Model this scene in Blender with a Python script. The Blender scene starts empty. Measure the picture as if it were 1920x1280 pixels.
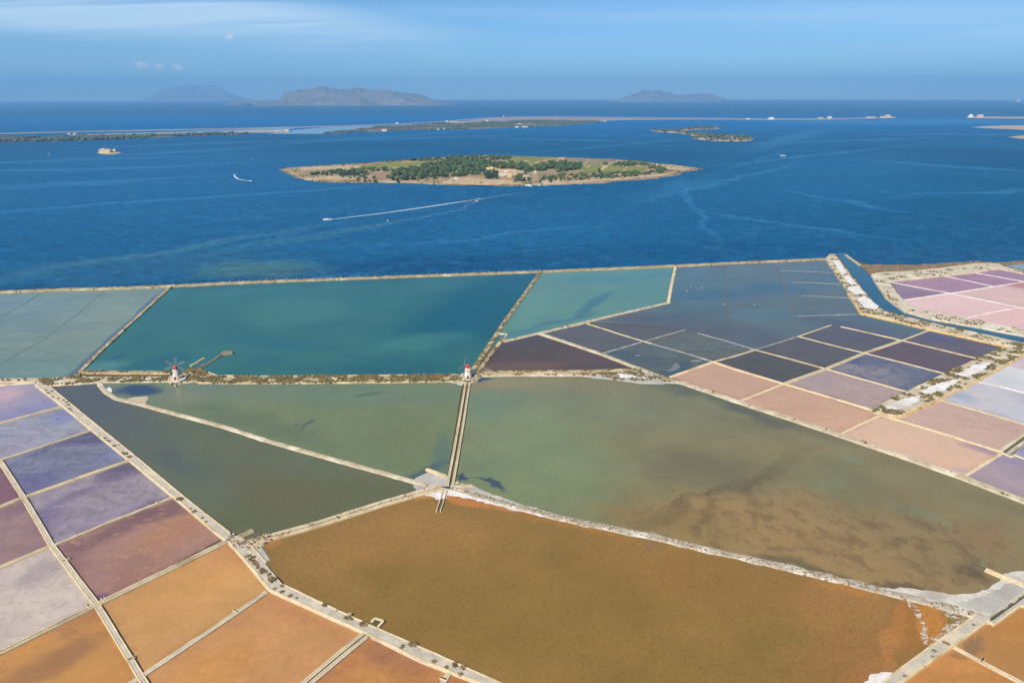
import bpy, bmesh, math, random
import numpy as np
from mathutils import Vector, Matrix, noise
from mathutils.geometry import delaunay_2d_cdt

R = math.radians
random.seed(7)
rng = np.random.default_rng(7)
S = bpy.context.scene
COL = S.collection

# ------------------------------------------------------------------ camera, sky, sun, exposure
CAM_H, F = 150.0, 1280.0
PITCH, ROLL = 19.82, -0.10
cam_d = bpy.data.cameras.new('camera')
cam_d.sensor_width, cam_d.lens = 36.0, 24.0
cam_d.clip_start, cam_d.clip_end = 1.0, 90000.0
cam = bpy.data.objects.new('camera', cam_d)
COL.objects.link(cam)
CAM_M = Matrix.Translation((0, 0, CAM_H)) @ Matrix.Rotation(R(90 - PITCH), 4, 'X') @ Matrix.Rotation(R(ROLL), 4, 'Z')
cam.matrix_world = CAM_M
S.camera = cam

SUN_EL, SUN_AZ = 46.0, 210.0          # azimuth clockwise from +Y (view direction)
SUN_STRENGTH, SKY_STRENGTH = 4.6, 0.079
S.view_settings.view_transform = 'Standard'
S.view_settings.look = 'None'
S.view_settings.gamma = 1.0
S.view_settings.use_curve_mapping = False
S.view_settings.exposure = 0.46
sd = Vector((math.sin(R(SUN_AZ)) * math.cos(R(SUN_EL)), math.cos(R(SUN_AZ)) * math.cos(R(SUN_EL)), math.sin(R(SUN_EL))))
sun_d = bpy.data.lights.new('sun', 'SUN')
sun_d.energy, sun_d.angle, sun_d.color = SUN_STRENGTH, R(0.53), (1.0, 0.955, 0.88)
sun = bpy.data.objects.new('sun', sun_d)
sun.rotation_euler = (-sd).to_track_quat('-Z', 'Y').to_euler()
COL.objects.link(sun)


class NT:
    """small node-tree builder"""
    def __init__(s, tree):
        s.t = tree
        s.n, s.l = tree.nodes, tree.links

    def node(s, kind, **kw):
        n = s.n.new(kind)
        for k, v in kw.items():
            setattr(n, k, v)
        return n

    def put(s, sock, v):
        if isinstance(v, bpy.types.NodeSocket):
            s.l.new(v, sock)
        elif v is not None:
            if isinstance(v, (tuple, list)) and sock.type == 'RGBA' and len(v) == 3:
                v = (*v, 1.0)
            sock.default_value = v

    def math(s, op, a, b=None, c=None, clamp=False):
        n = s.node('ShaderNodeMath', operation=op, use_clamp=clamp)
        s.put(n.inputs[0], a)
        if b is not None:
            s.put(n.inputs[1], b)
        if c is not None:
            s.put(n.inputs[2], c)
        return n.outputs[0]

    def vec(s, op, a, b=None, scale=None):
        n = s.node('ShaderNodeVectorMath', operation=op)
        s.put(n.inputs[0], a)
        if b is not None:
            s.put(n.inputs[1], b)
        if scale is not None:
            s.put(n.inputs['Scale'], scale)
        return n.outputs['Value'] if op in ('DOT_PRODUCT', 'LENGTH', 'DISTANCE') else n.outputs['Vector']

    def mix(s, f, a, b, blend='MIX'):
        n = s.node('ShaderNodeMix', data_type='RGBA', blend_type=blend)
        s.put(n.inputs[0], f)
        s.put(n.inputs[6], a)
        s.put(n.inputs[7], b)
        return n.outputs[2]

    def rng(s, v, a, b, c=0.0, d=1.0, smooth=True):
        n = s.node('ShaderNodeMapRange', interpolation_type='SMOOTHSTEP' if smooth else 'LINEAR')
        s.put(n.inputs[0], v)
        for i, x in enumerate((a, b, c, d)):
            n.inputs[i + 1].default_value = x
        return n.outputs[0]

    def noise(s, v, scale, detail=4, rough=0.55, out=0, dist=0.0):
        n = s.node('ShaderNodeTexNoise')
        s.put(n.inputs['Vector'], v)
        n.inputs['Scale'].default_value = scale
        n.inputs['Detail'].default_value = detail
        n.inputs['Roughness'].default_value = rough
        n.inputs['Distortion'].default_value = dist
        return n.outputs[out]

    def mapping(s, v, rot=0.0, scale=(1, 1, 1), loc=(0, 0, 0)):
        n = s.node('ShaderNodeMapping')
        s.put(n.inputs['Vector'], v)
        n.inputs['Rotation'].default_value = (0, 0, rot)
        n.inputs['Scale'].default_value = scale
        n.inputs['Location'].default_value = loc
        return n.outputs[0]


def lin(r, g, b):
    f = lambda c: (c / 255) / 12.92 if c <= 10 else (((c / 255) + 0.055) / 1.055) ** 2.4
    return (f(r), f(g), f(b))


LIGHT = (1.30, 1.36, 1.58)        # how bright a white sheet in this warm sun comes out (display-linear)


def A(r, g, b):
    """surface albedo of a thing that looks (r,g,b) in full sun"""
    return tuple(min(0.9, c / k) for c, k in zip(lin(r, g, b), LIGHT))


# sky ---------------------------------------------------------------
world = bpy.data.worlds.new('World')
S.world = world
world.use_nodes = True
w = NT(world.node_tree)
w.n.clear()
sky = w.node('ShaderNodeTexSky', sky_type='NISHITA')
sky.sun_disc = False
sky.sun_elevation, sky.sun_rotation = R(SUN_EL), R(SUN_AZ)
sky.altitude, sky.air_density, sky.dust_density, sky.ozone_density = 150, 0.9, 0.05, 3.0
g = w.node('ShaderNodeTexCoord').outputs['Generated']
sep = w.node('ShaderNodeSeparateXYZ')
w.put(sep.inputs[0], g)
gx, gy, gz = sep.outputs
zc = w.math('MAXIMUM', gz, 0.0)
plane = w.node('ShaderNodeCombineXYZ')
den = w.math('ADD', zc, 0.06)
w.put(plane.inputs[0], w.math('DIVIDE', gx, den))
w.put(plane.inputs[1], w.math('DIVIDE', gy, den))
cpl = plane.outputs[0]
# high thin cirrus: long wisps seen in perspective on a high layer
cir = w.noise(w.mapping(cpl, R(-12), (0.10, 0.34, 1), (0.55, 1.4, 0)), 1.0, 7, 0.6, dist=0.5)
cir2 = w.noise(w.mapping(cpl, R(-20), (0.03, 0.10, 1), (2.2, 0.3, 0)), 1.0, 3, 0.5)
band = w.math('MULTIPLY', w.rng(cir, 0.40, 0.72), w.rng(cir2, 0.40, 0.62))
azi = w.math('ARCTAN2', gx, gy)
ele = w.math('ARCSINE', gz)
fade = w.rng(ele, 0.035, 0.10)
cirrus = w.math('MULTIPLY', w.math('MULTIPLY', band, fade), 0.7)


def patch(a0, e0, ra, re, tilt):
    da = w.math('SUBTRACT', azi, R(a0))
    de = w.math('SUBTRACT', w.math('SUBTRACT', ele, R(e0)), w.math('MULTIPLY', da, tilt))
    q = w.math('ADD', w.math('POWER', w.math('DIVIDE', da, R(ra)), 2.0), w.math('POWER', w.math('DIVIDE', de, R(re)), 2.0))
    return w.math('SUBTRACT', 1.0, w.math('SQRT', q))


# one broad veil of cirrus high over the far islands
veil_n = w.noise(w.mapping(cpl, R(-10), (0.22, 0.9, 1), (3, 7, 0)), 1.0, 8, 0.62, dist=0.7)
veil = w.math('MULTIPLY', w.rng(patch(-30, 5.5, 32, 2.6, -0.05), 0.0, 0.6), w.rng(veil_n, 0.34, 0.66, 0.30, 1.0))
cirrus = w.math('MAXIMUM', cirrus, w.math('MULTIPLY', veil, 0.8))
veil2 = w.math('MULTIPLY', w.rng(patch(34, 3.6, 14, 1.3, 0.05), 0.0, 0.8), w.rng(veil_n, 0.35, 0.75, 0.1, 0.55))
cirrus = w.math('MAXIMUM', cirrus, veil2)
# small puffs of fair-weather cloud above the mountain islands
ae = w.node('ShaderNodeCombineXYZ')
w.put(ae.inputs[0], azi)
w.put(ae.inputs[1], ele)
puff_n = w.noise(w.mapping(ae.outputs[0], 0, (260, 420, 1)), 1.0, 5, 0.6)
puff = None
for a0, e0, ra, re in ((-26.7, 2.02, 0.75, 0.36), (-25.6, 1.95, 0.5, 0.28), (-24.4, 1.92, 0.55, 0.33), (-20.75, 3.98, 0.45, 0.27)):
    p = w.rng(w.math('ADD', patch(a0, e0, ra, re, 0.0), w.math('MULTIPLY', w.math('SUBTRACT', puff_n, 0.5), 2.6)), 0.1, 0.9)
    puff = p if puff is None else w.math('MAXIMUM', puff, p)
tint = w.mix(1.0, sky.outputs[0], (0.53, 0.82, 1.08), 'MULTIPLY')
c1 = w.mix(cirrus, tint, (6.6, 8.5, 9.9))
c2 = w.mix(w.math('MULTIPLY', puff, 0.75), c1, (8.6, 8.6, 9.2))
bg = w.node('ShaderNodeBackground')
w.put(bg.inputs[0], c2)
bg.inputs[1].default_value = SKY_STRENGTH
out = w.node('ShaderNodeOutputWorld')
w.l.new(bg.outputs[0], out.inputs[0])

# ------------------------------------------------------------------ survey: where a point of the photograph meets the ground
CAM_I = CAM_M.to_3x3()
CAM_O = CAM_M.translation


def G(x, y, z=0.0):
    d = CAM_I @ Vector(((x - 960) / F, (640 - y) / F, -1.0))
    t = (z - CAM_O.z) / d.z
    p = CAM_O + d * t
    return Vector((p.x, p.y, z))


def G2(pts, z=0.0):
    return [G(x, y, z).to_2d() for x, y in pts]


def px_per_m(x, y):
    p = G(x, y)
    return F / (CAM_M.inverted() @ p).z * -1


# ------------------------------------------------------------------ object helpers
def tag(o, label=None, cat=None, group=None, kind=None):
    for k, v in (('label', label), ('category', cat), ('group', group), ('kind', kind)):
        if v:
            o[k] = v
    return o


def mesh_obj(name, verts, faces, mat, parent=None, smooth=False):
    m = bpy.data.meshes.new(name)
    m.from_pydata([tuple(v) for v in verts], [], [tuple(f) for f in faces])
    m.validate()
    mats = mat if isinstance(mat, (list, tuple)) else [mat]
    for x in mats:
        m.materials.append(x)
    if smooth:
        m.polygons.foreach_set('use_smooth', [True] * len(m.polygons))
    m.update()
    o = bpy.data.objects.new(name, m)
    COL.objects.link(o)
    if parent:
        o.parent = parent
        o.matrix_parent_inverse = Matrix.Identity(4)
    return o


def empty(name, loc=(0, 0, 0), rz=0.0):
    o = bpy.data.objects.new(name, None)
    o.empty_display_size = 0.5
    o.location = loc
    o.rotation_euler = (0, 0, rz)
    COL.objects.link(o)
    return o


def copy_tree(o, parent=None):
    c = o.copy()
    COL.objects.link(c)
    if parent:
        c.parent = parent
    for ch in list(o.children):
        copy_tree(ch, c)
    return c


class MB:
    """collects boxes, lathes and tubes into one mesh"""
    def __init__(s):
        s.v, s.f = [], []

    def add(s, vs, fs):
        b = len(s.v)
        s.v += [tuple(v) for v in vs]
        s.f += [tuple(i + b for i in f) for f in fs]

    def box(s, c, d, rz=0.0, M=None):
        x, y, z = (k / 2 for k in d)
        m = M or (Matrix.Translation(c) @ Matrix.Rotation(rz, 4, 'Z'))
        vs = [m @ Vector((sx * x, sy * y, sz * z)) for sz in (-1, 1) for sx, sy in ((-1, -1), (1, -1), (1, 1), (-1, 1))]
        s.add(vs, [(3, 2, 1, 0), (4, 5, 6, 7), (0, 1, 5, 4), (1, 2, 6, 5), (2, 3, 7, 6), (3, 0, 4, 7)])

    def lathe(s, prof, n=20, c=(0, 0, 0), M=None, cap=True):
        vs, fs = [], []
        for r, z in prof:
            for k in range(n):
                a = 2 * math.pi * k / n
                v = Vector((c[0] + r * math.cos(a), c[1] + r * math.sin(a), c[2] + z))
                vs.append(M @ v if M else v)
        for i in range(len(prof) - 1):
            for k in range(n):
                k2 = (k + 1) % n
                fs.append((i * n + k, i * n + k2, (i + 1) * n + k2, (i + 1) * n + k))
        if cap:
            fs.append(tuple(range(n - 1, -1, -1)))
            fs.append(tuple((len(prof) - 1) * n + k for k in range(n)))
        s.add(vs, fs)

    def tube(s, a, b, r, n=6, r2=None):
        a, b = Vector(a), Vector(b)
        q = (b - a).to_track_quat('Z', 'Y').to_matrix().to_4x4()
        s.lathe([(r, 0), (r if r2 is None else r2, (b - a).length)], n, M=Matrix.Translation(a) @ q)

    def build(s, name, mat, parent=None, smooth=False):
        return mesh_obj(name, s.v, s.f, mat, parent, smooth)


# ------------------------------------------------------------------ materials
MATS = {}


def principled(name):
    m = bpy.data.materials.new(name)
    m.use_nodes = True
    t = NT(m.node_tree)
    t.n.clear()
    b = t.node('ShaderNodeBsdfPrincipled')
    o = t.node('ShaderNodeOutputMaterial')
    t.l.new(b.outputs[0], o.inputs[0])
    return m, t, b


def earth(name, c1, c2, c3=None, scale=0.35, amt=0.5, bump=0.25, rough=0.95, spots=None, spot_cut=0.62, spot_scale=0.8):
    """dry ground, stone or gravel: two or three tones broken by noise, rough grain"""
    m, t, b = principled(name)
    P = t.node('ShaderNodeNewGeometry').outputs['Position']
    n1 = t.noise(P, scale, 6, 0.62)
    col = t.mix(t.rng(n1, 0.5 - amt * 0.35, 0.5 + amt * 0.35), c1, c2)
    if c3:
        n2 = t.noise(P, scale * 0.22, 4, 0.55)
        col = t.mix(t.rng(n2, 0.50, 0.68), col, c3)
    if spots:
        n3 = t.noise(P, spot_scale, 4, 0.65)
        col = t.mix(t.rng(n3, spot_cut, spot_cut + 0.06), col, spots)
    gr = t.noise(P, 2.6, 3, 0.7)
    col = t.vec('SCALE', col, scale=t.rng(gr, 0.28, 0.72, 0.80, 1.2, False))
    t.put(b.inputs['Base Color'], col)
    b.inputs['Roughness'].default_value = rough
    b.inputs['Specular IOR Level'].default_value = 0.15
    if bump:
        bn = t.node('ShaderNodeBump')
        bn.inputs['Strength'].default_value = bump
        bn.inputs['Distance'].default_value = 0.25
        t.put(bn.inputs['Height'], t.noise(P, 1.7, 5, 0.65))
        t.l.new(bn.outputs[0], b.inputs['Normal'])
    MATS[name] = m
    return m


def plain(name, c, rough=0.7, var=0.12, scale=1.5, spec=0.3):
    m, t, b = principled(name)
    P = t.node('ShaderNodeNewGeometry').outputs['Position']
    n1 = t.noise(P, scale, 5, 0.6)
    t.put(b.inputs['Base Color'], t.vec('SCALE', c, scale=t.rng(n1, 0.28, 0.72, 1 - var, 1 + var, False)))
    b.inputs['Roughness'].default_value = rough
    b.inputs['Specular IOR Level'].default_value = spec
    MATS[name] = m
    return m


def leafy(name, c1, c2, c3, scale=0.25):
    """foliage: tone changes from clump to clump"""
    m, t, b = principled(name)
    geo = t.node('ShaderNodeNewGeometry')
    P = geo.outputs['Position']
    n1 = t.noise(P, scale, 3, 0.6)
    n2 = t.noise(P, scale * 7, 2, 0.6)
    col = t.mix(t.rng(n1, 0.36, 0.64), c1, c2)
    col = t.mix(t.rng(n2, 0.52, 0.72, 0, 0.7), col, c3)
    col = t.vec('SCALE', col, scale=t.rng(geo.outputs['Random Per Island'], 0, 1, 0.7, 1.3, False))
    t.put(b.inputs['Base Color'], col)
    b.inputs['Roughness'].default_value = 0.8
    b.inputs['Specular IOR Level'].default_value = 0.2
    MATS[name] = m
    return m


def blob_mask(t, P, cx, cy, rx, ry, rot, soft, z):
    """1 inside an elliptical patch of the water, 0 outside; centre and size surveyed on the ground"""
    c = G(cx, cy, z)
    e = 2.0
    jx = (G(cx + e, cy, z) - c) / e
    jy = (G(cx, cy + e, z) - c) / e
    J = np.array([[jx.x, jy.x], [jx.y, jy.y]])
    Ji = np.linalg.inv(J)
    ca, sa = math.cos(R(rot)), math.sin(R(rot))
    Q = np.array([[ca / rx, sa / rx], [-sa / ry, ca / ry]]) @ Ji
    d = t.vec('SUBTRACT', P, (c.x, c.y, z))
    u = t.vec('DOT_PRODUCT', d, (Q[0, 0], Q[0, 1], 0))
    v = t.vec('DOT_PRODUCT', d, (Q[1, 0], Q[1, 1], 0))
    cmb = t.node('ShaderNodeCombineXYZ')
    t.put(cmb.inputs[0], u)
    t.put(cmb.inputs[1], v)
    ln = t.vec('LENGTH', cmb.outputs[0])
    return t.rng(ln, 1 - soft, 1 + soft, 1.0, 0.0)


def water(name, base, alt=None, blobs=(), warp=10.0, wscale=0.03, var=0.10, grain=0.07, streak=0.0, sdir=20, sstretch=7, sscale=0.12,
          scol=None, rough=0.16, spec=0.24, bump=0.05, z=0.1, gscale=0.55, mott=None, alt_scale=0.012, ripple=0.45, choppy=None, rim=0.0):
    """shallow brine or sea water: the colour of its bed and algae in drifting patches, a smooth rippled surface over it"""
    m, t, b = principled(name)
    P = t.node('ShaderNodeNewGeometry').outputs['Position']
    col = base
    nz = t.noise(P, wscale, 6, 0.6, out=1)
    Pw = t.vec('ADD', P, t.vec('SCALE', t.vec('SUBTRACT', nz, (0.5, 0.5, 0.5)), scale=warp * 2.4))
    if alt:
        col = t.mix(t.rng(t.noise(Pw, alt_scale, 5, 0.55), 0.36, 0.66), base, alt)
    for bl in blobs:
        cx, cy, rx, ry, rot, c, s = bl[:7]
        soft = bl[7] if len(bl) > 7 else 0.55
        k = t.math('MULTIPLY', blob_mask(t, Pw, cx, cy, rx, ry, rot, soft, z), s)
        col = t.mix(k, col, c)
    if mott:
        mc, ms, mcut, mamt = mott[:4]
        k = t.rng(t.noise(Pw, ms, 7, 0.68), mcut, mcut + 0.14, 0, mamt)
        if len(mott) > 4:
            kk = None
            for e in mott[4]:
                q = blob_mask(t, Pw, *e, 0.5, z)
                kk = q if kk is None else t.math('MAXIMUM', kk, q)
            k = t.math('MULTIPLY', k, kk)
        col = t.mix(k, col, mc)
    if streak:
        sv = t.mapping(Pw, R(sdir), (sscale / sstretch, sscale, 1))
        sn = t.noise(sv, 1.0, 6, 0.6, dist=0.25)
        if scol:
            col = t.mix(t.rng(sn, 0.50, 0.74, 0, streak), col, scol)
        else:
            col = t.vec('SCALE', col, scale=t.rng(sn, 0.28, 0.72, 1 - streak, 1 + streak))
    col = t.vec('SCALE', col, scale=t.rng(t.noise(P, 0.045, 6, 0.6), 0.28, 0.72, 1 - var, 1 + var, False))
    col = t.vec('SCALE', col, scale=t.rng(t.noise(P, gscale, 4, 0.75), 0.28, 0.72, 1 - grain, 1 + grain, False))
    if rim:     # silt and brine film thicken along the banks, unevenly
        at = t.node('ShaderNodeAttribute', attribute_name='shore')
        k = t.math('MULTIPLY', at.outputs['Fac'], t.rng(t.noise(P, 0.11, 5, 0.7), 0.35, 0.65))
        col = t.mix(t.math('MULTIPLY', k, rim), col, t.vec('MULTIPLY', col, (0.62, 0.58, 0.60)))
        k2 = t.math('MULTIPLY', t.rng(t.math('ADD', at.outputs['Fac'], t.math('MULTIPLY', t.math('SUBTRACT', t.noise(P, 0.35, 5, 0.75), 0.5), 1.6)), 0.92, 1.2), 0.6)
        col = t.mix(t.math('MULTIPLY', k2, rim), col, A(222, 206, 186))
    t.put(b.inputs['Base Color'], col)
    b.inputs['Roughness'].default_value = rough
    b.inputs['IOR'].default_value = 1.33
    b.inputs['Specular IOR Level'].default_value = spec
    if bump:
        bn = t.node('ShaderNodeBump')
        bn.inputs['Strength'].default_value = bump
        bn.inputs['Distance'].default_value = 0.5
        t.put(bn.inputs['Height'], t.noise(t.mapping(P, R(15), (0.6, 1, 1)), ripple, 4, 0.65))
        t.l.new(bn.outputs[0], b.inputs['Normal'])
    if choppy:      # broken wavelets never lie flat enough for mirror-like grazing reflection
        gl_ = t.node('ShaderNodeBsdfGlossy')
        gl_.inputs['Roughness'].default_value = 0.45
        mx = t.node('ShaderNodeMixShader')
        mx.inputs[0].default_value = choppy
        t.l.new(b.outputs[0], mx.inputs[1])
        t.l.new(gl_.outputs[0], mx.inputs[2])
        t.l.new(mx.outputs[0], t.n['Material Output'].inputs[0])
        if bump:
            t.l.new(bn.outputs[0], gl_.inputs['Normal'])
    MATS[name] = m
    return m


CREAM = earth('cream_stone', A(240, 222, 188), A(220, 200, 164), A(202, 178, 142), 0.5, 0.7, 0.3)
GRAVEL = earth('grey_gravel', A(214, 205, 194), A(186, 176, 164), A(224, 210, 190), 0.4, 0.7, 0.5, spots=A(120, 108, 92), spot_cut=0.66, spot_scale=1.3)
PALE = earth('pale_earth', A(220, 207, 184), A(184, 168, 144), A(236, 226, 208), 0.3, 0.8, 0.5, spots=A(112, 98, 74), spot_cut=0.64, spot_scale=0.6)
DIKE = earth('dike_earth', A(205, 186, 152), A(158, 138, 106), A(222, 206, 176), 0.35, 0.9, 0.6, spots=A(84, 72, 50), spot_cut=0.58, spot_scale=0.5)
MUD = earth('mud', A(120, 105, 82), A(92, 80, 60), None, 0.2, 0.6, 0.3)
SALT = earth('salt_crust', (0.74, 0.71, 0.69), A(222, 214, 208), A(212, 202, 194), 0.25, 0.8, 0.4)
GREYSALT = earth('grey_salt_flat', A(196, 194, 192), A(172, 166, 160), A(222, 216, 208), 0.12, 0.9, 0.25)
def broken(name, scale, cut):
    m, t, b = principled(name)
    P = t.node('ShaderNodeNewGeometry').outputs['Position']
    t.put(b.inputs['Base Color'], t.mix(t.rng(t.noise(P, 0.6, 4, 0.6), 0.3, 0.7), A(228, 220, 212), A(196, 180, 166)))
    b.inputs['Roughness'].default_value = 0.9
    t.put(b.inputs['Alpha'], t.rng(t.noise(t.mapping(P, R(-35), (0.45, 1, 1)), scale, 6, 0.72), cut, cut + 0.07))
    MATS[name] = m
    return m


SALTBITS = broken('ragged_salt', 1.3, 0.49)
STREAKSALT = earth('streaky_salt', A(230, 224, 218), A(198, 192, 186), A(186, 178, 170), 0.5, 0.9, 0.4)
BANKSALT = earth('bank_salt', A(224, 214, 198), A(196, 182, 162), A(230, 222, 210), 0.2, 0.9, 0.5, spots=A(150, 130, 100), spot_cut=0.60, spot_scale=0.4)
OCHRESTONE = earth('ochre_stone', A(238, 208, 152), A(208, 172, 118), A(190, 160, 116), 0.6, 0.9, 0.6, spots=A(140, 116, 80), spot_cut=0.6, spot_scale=0.5)
RUBBLE = earth('salty_rubble', A(206, 196, 184), A(170, 156, 138), A(232, 224, 214), 0.6, 0.9, 0.8, spots=A(128, 112, 94), spot_cut=0.55, spot_scale=0.9)
STONE = earth('rough_stone', A(176, 160, 136), A(128, 112, 90), None, 0.8, 0.8, 0.6)
SCRUB = leafy('salt_scrub', A(128, 114, 74), A(104, 94, 60), A(158, 140, 98), 0.3)
BROWNSCRUB = leafy('dry_scrub', A(160, 132, 108), A(128, 104, 84), A(186, 160, 134), 0.5)
LEAF = leafy('leaf_green', A(80, 98, 46), A(60, 80, 40), A(122, 134, 62), 0.06)
LEAFD = leafy('leaf_dark', A(62, 80, 48), A(48, 66, 42), A(92, 106, 58), 0.06)
LEAFO = leafy('leaf_olive', A(108, 114, 66), A(84, 94, 54), A(138, 138, 84), 0.06)
BARK = plain('bark', A(90, 72, 54), 0.9)
WHITE = plain('whitewash', A(238, 234, 226), 0.8, 0.08, 0.8)
TOWERWALL = earth('weathered_whitewash', (0.80, 0.78, 0.75), A(236, 216, 202), A(226, 192, 174), 0.5, 0.7, 0.15)
RED = plain('red_cap', A(206, 62, 62), 0.6, 0.18, 1.5)
WOOD = plain('grey_wood', A(176, 160, 140), 0.8, 0.2, 2)
PALEWOOD = plain('pale_wood', A(205, 205, 200), 0.8, 0.1, 2)
DARK = plain('dark_opening', A(44, 38, 34), 0.9, 0.1)
ROOF = plain('clay_tiles', A(206, 172, 144), 0.85, 0.2, 1.0)
OCHRE = plain('ochre_plaster', A(248, 222, 172), 0.85, 0.12, 0.5)
PINKWALL = plain('rosy_plaster', A(236, 212, 186), 0.85, 0.12, 0.5)
HULLW = plain('white_gelcoat', A(240, 242, 244), 0.3, 0.04, 1, 0.5)
GLASSD = plain('dark_glass', A(40, 52, 66), 0.15, 0.05, 1, 0.5)
CANVAS = plain('blue_canvas', A(70, 90, 130), 0.8, 0.1)
REDBOOT = plain('red_paint', A(190, 70, 50), 0.5, 0.1)

# ------------------------------------------------------------------ ground geometry helpers
def rough2(P, step, amp, seed=0.0, closed=True):
    """resample an outline and roughen it"""
    o, n = [], len(P)
    for i in range(n if closed else n - 1):
        a, b = P[i], P[(i + 1) % n]
        k = max(1, min(400, int((b - a).length / step)))
        for j in range(k):
            o.append(a.lerp(b, j / k))
    if not closed:
        o.append(P[-1])
    if amp:
        q = []
        for p in o:
            v = noise.noise_vector(Vector((p.x / step * 0.31, p.y / step * 0.31, seed))) + 0.6 * noise.noise_vector(Vector((p.x / step * 1.1, p.y / step * 1.1, seed + 9)))
            q.append(Vector((p.x + v.x * amp, p.y + v.y * amp)))
        o = q
    return o


def sheet(name, P, z, mat, parent=None):
    return mesh_obj(name, [(p.x, p.y, z) for p in P], [range(len(P))], mat, parent)


def bank(name, P, ztop, zbot, mat, parent=None, slope=0.6):
    """a raised flat-topped body with a sloping foot all round"""
    n = len(P)
    ar = sum(P[i].x * P[(i + 1) % n].y - P[(i + 1) % n].x * P[i].y for i in range(n))
    if ar < 0:
        P = P[::-1]
    low = []
    for i in range(n):
        t = (P[(i + 1) % n] - P[i - 1])
        t = t.normalized() if t.length > 1e-6 else Vector((1, 0))
        low.append(P[i] + Vector((t.y, -t.x)) * slope)
    V = [(p.x, p.y, ztop + 0.10 * noise.noise(Vector((p.x * .3, p.y * .3, 3)))) for p in P] + [(p.x, p.y, zbot) for p in low]
    Fc = [tuple(range(n))] + [(i, n + i, n + (i + 1) % n, (i + 1) % n) for i in range(n)]
    return mesh_obj(name, V, Fc, mat, parent)


def offset(P, d):
    o = []
    for i, p in enumerate(P):
        a = P[max(i - 1, 0)]
        b = P[min(i + 1, len(P) - 1)]
        t1 = (p - a).normalized() if i > 0 else (b - p).normalized()
        t2 = (b - p).normalized() if i < len(P) - 1 else t1
        nrm = Vector((-(t1.y + t2.y), t1.x + t2.x))
        nrm = nrm.normalized() if nrm.length > 1e-6 else Vector((-t1.y, t1.x))
        c = max(0.5, nrm.dot(Vector((-t1.y, t1.x))))
        o.append(p + nrm * d / c)
    return o


def strip(name, P, o0, o1, zt, zb, mat, parent=None, jit=0.12, slope=0.35, step=3.0, zj=0.14):
    """a long low body between two lateral offsets of a line"""
    Q = rough2(P, step, 0, closed=False)
    lo, hi = min(o0, o1), max(o0, o1)
    L, H = offset(Q, lo), offset(Q, hi)
    L2, H2 = offset(Q, lo - slope), offset(Q, hi + slope)
    V, Fc = [], []
    for i, q in enumerate(Q):
        s = Vector((q.x * 0.23, q.y * 0.23, 0.0))
        j1, j2 = noise.noise(s) * jit, noise.noise(s + Vector((7, 3, 1))) * jit
        dn = (H[i] - L[i]).normalized()
        z1 = zt + zj * noise.noise(s * 1.3 + Vector((0, 0, 5)))
        z2 = zt + zj * noise.noise(s * 1.3 + Vector((0, 0, 8)))
        a, b2 = L[i] + dn * j1, H[i] + dn * j2
        mid = (a + b2) / 2
        for p, z in ((L2[i] + dn * j1, zb), (a, z1), (mid, (z1 + z2) / 2 + 0.06), (b2, z2), (H2[i] + dn * j2, zb)):
            V.append((p.x, p.y, z))
        if i:
            k = (i - 1) * 5
            for c in range(4):
                Fc.append((k + c, k + c + 5, k + c + 6, k + c + 1)[::-1])
    n = len(Q) - 1
    Fc.append((0, 1, 2, 3, 4)[::-1])
    Fc.append(tuple(n * 5 + c for c in range(5)))
    return mesh_obj(name, V, Fc, mat, parent)


def inside(P, q):
    c, n = False, len(P)
    for i in range(n):
        a, b = P[i], P[i - 1]
        if (a.y > q[1]) != (b.y > q[1]) and q[0] < (b.x - a.x) * (q[1] - a.y) / (b.y - a.y) + a.x:
            c = not c
    return c


ICO_V = None


def ico():
    global ICO_V
    if ICO_V is None:
        p = (1 + 5 ** 0.5) / 2
        v = np.array([(-1, p, 0), (1, p, 0), (-1, -p, 0), (1, -p, 0), (0, -1, p), (0, 1, p), (0, -1, -p), (0, 1, -p), (p, 0, -1), (p, 0, 1), (-p, 0, -1), (-p, 0, 1)]) / math.sqrt(1 + p * p)
        f = np.array([(0, 11, 5), (0, 5, 1), (0, 1, 7), (0, 7, 10), (0, 10, 11), (1, 5, 9), (5, 11, 4), (11, 10, 2), (10, 7, 6), (7, 1, 8), (3, 9, 4), (3, 4, 2), (3, 2, 6), (3, 6, 8), (3, 8, 9), (4, 9, 5), (2, 4, 11), (6, 2, 10), (8, 6, 7), (9, 8, 1)])
        ICO_V = (v, f)
    return ICO_V


def clump_data(pts, radii, flat=0.6, jag=0.45):
    v0, f0 = ico()
    V, Fc = [], []
    for k, (p, r) in enumerate(zip(pts, radii)):
        s = 1 + (rng.random((12, 1)) - 0.5) * 2 * jag
        a = rng.random() * 6.28
        ca, sa = math.cos(a), math.sin(a)
        vv = v0 * s * np.array([r * (0.8 + 0.5 * rng.random()), r * (0.8 + 0.5 * rng.random()), r * flat])
        vv = vv @ np.array([[ca, sa, 0], [-sa, ca, 0], [0, 0, 1]]) + np.array(p)
        V.append(vv)
        Fc.append(f0 + 12 * k)
    return np.vstack(V), np.vstack(Fc)


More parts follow.
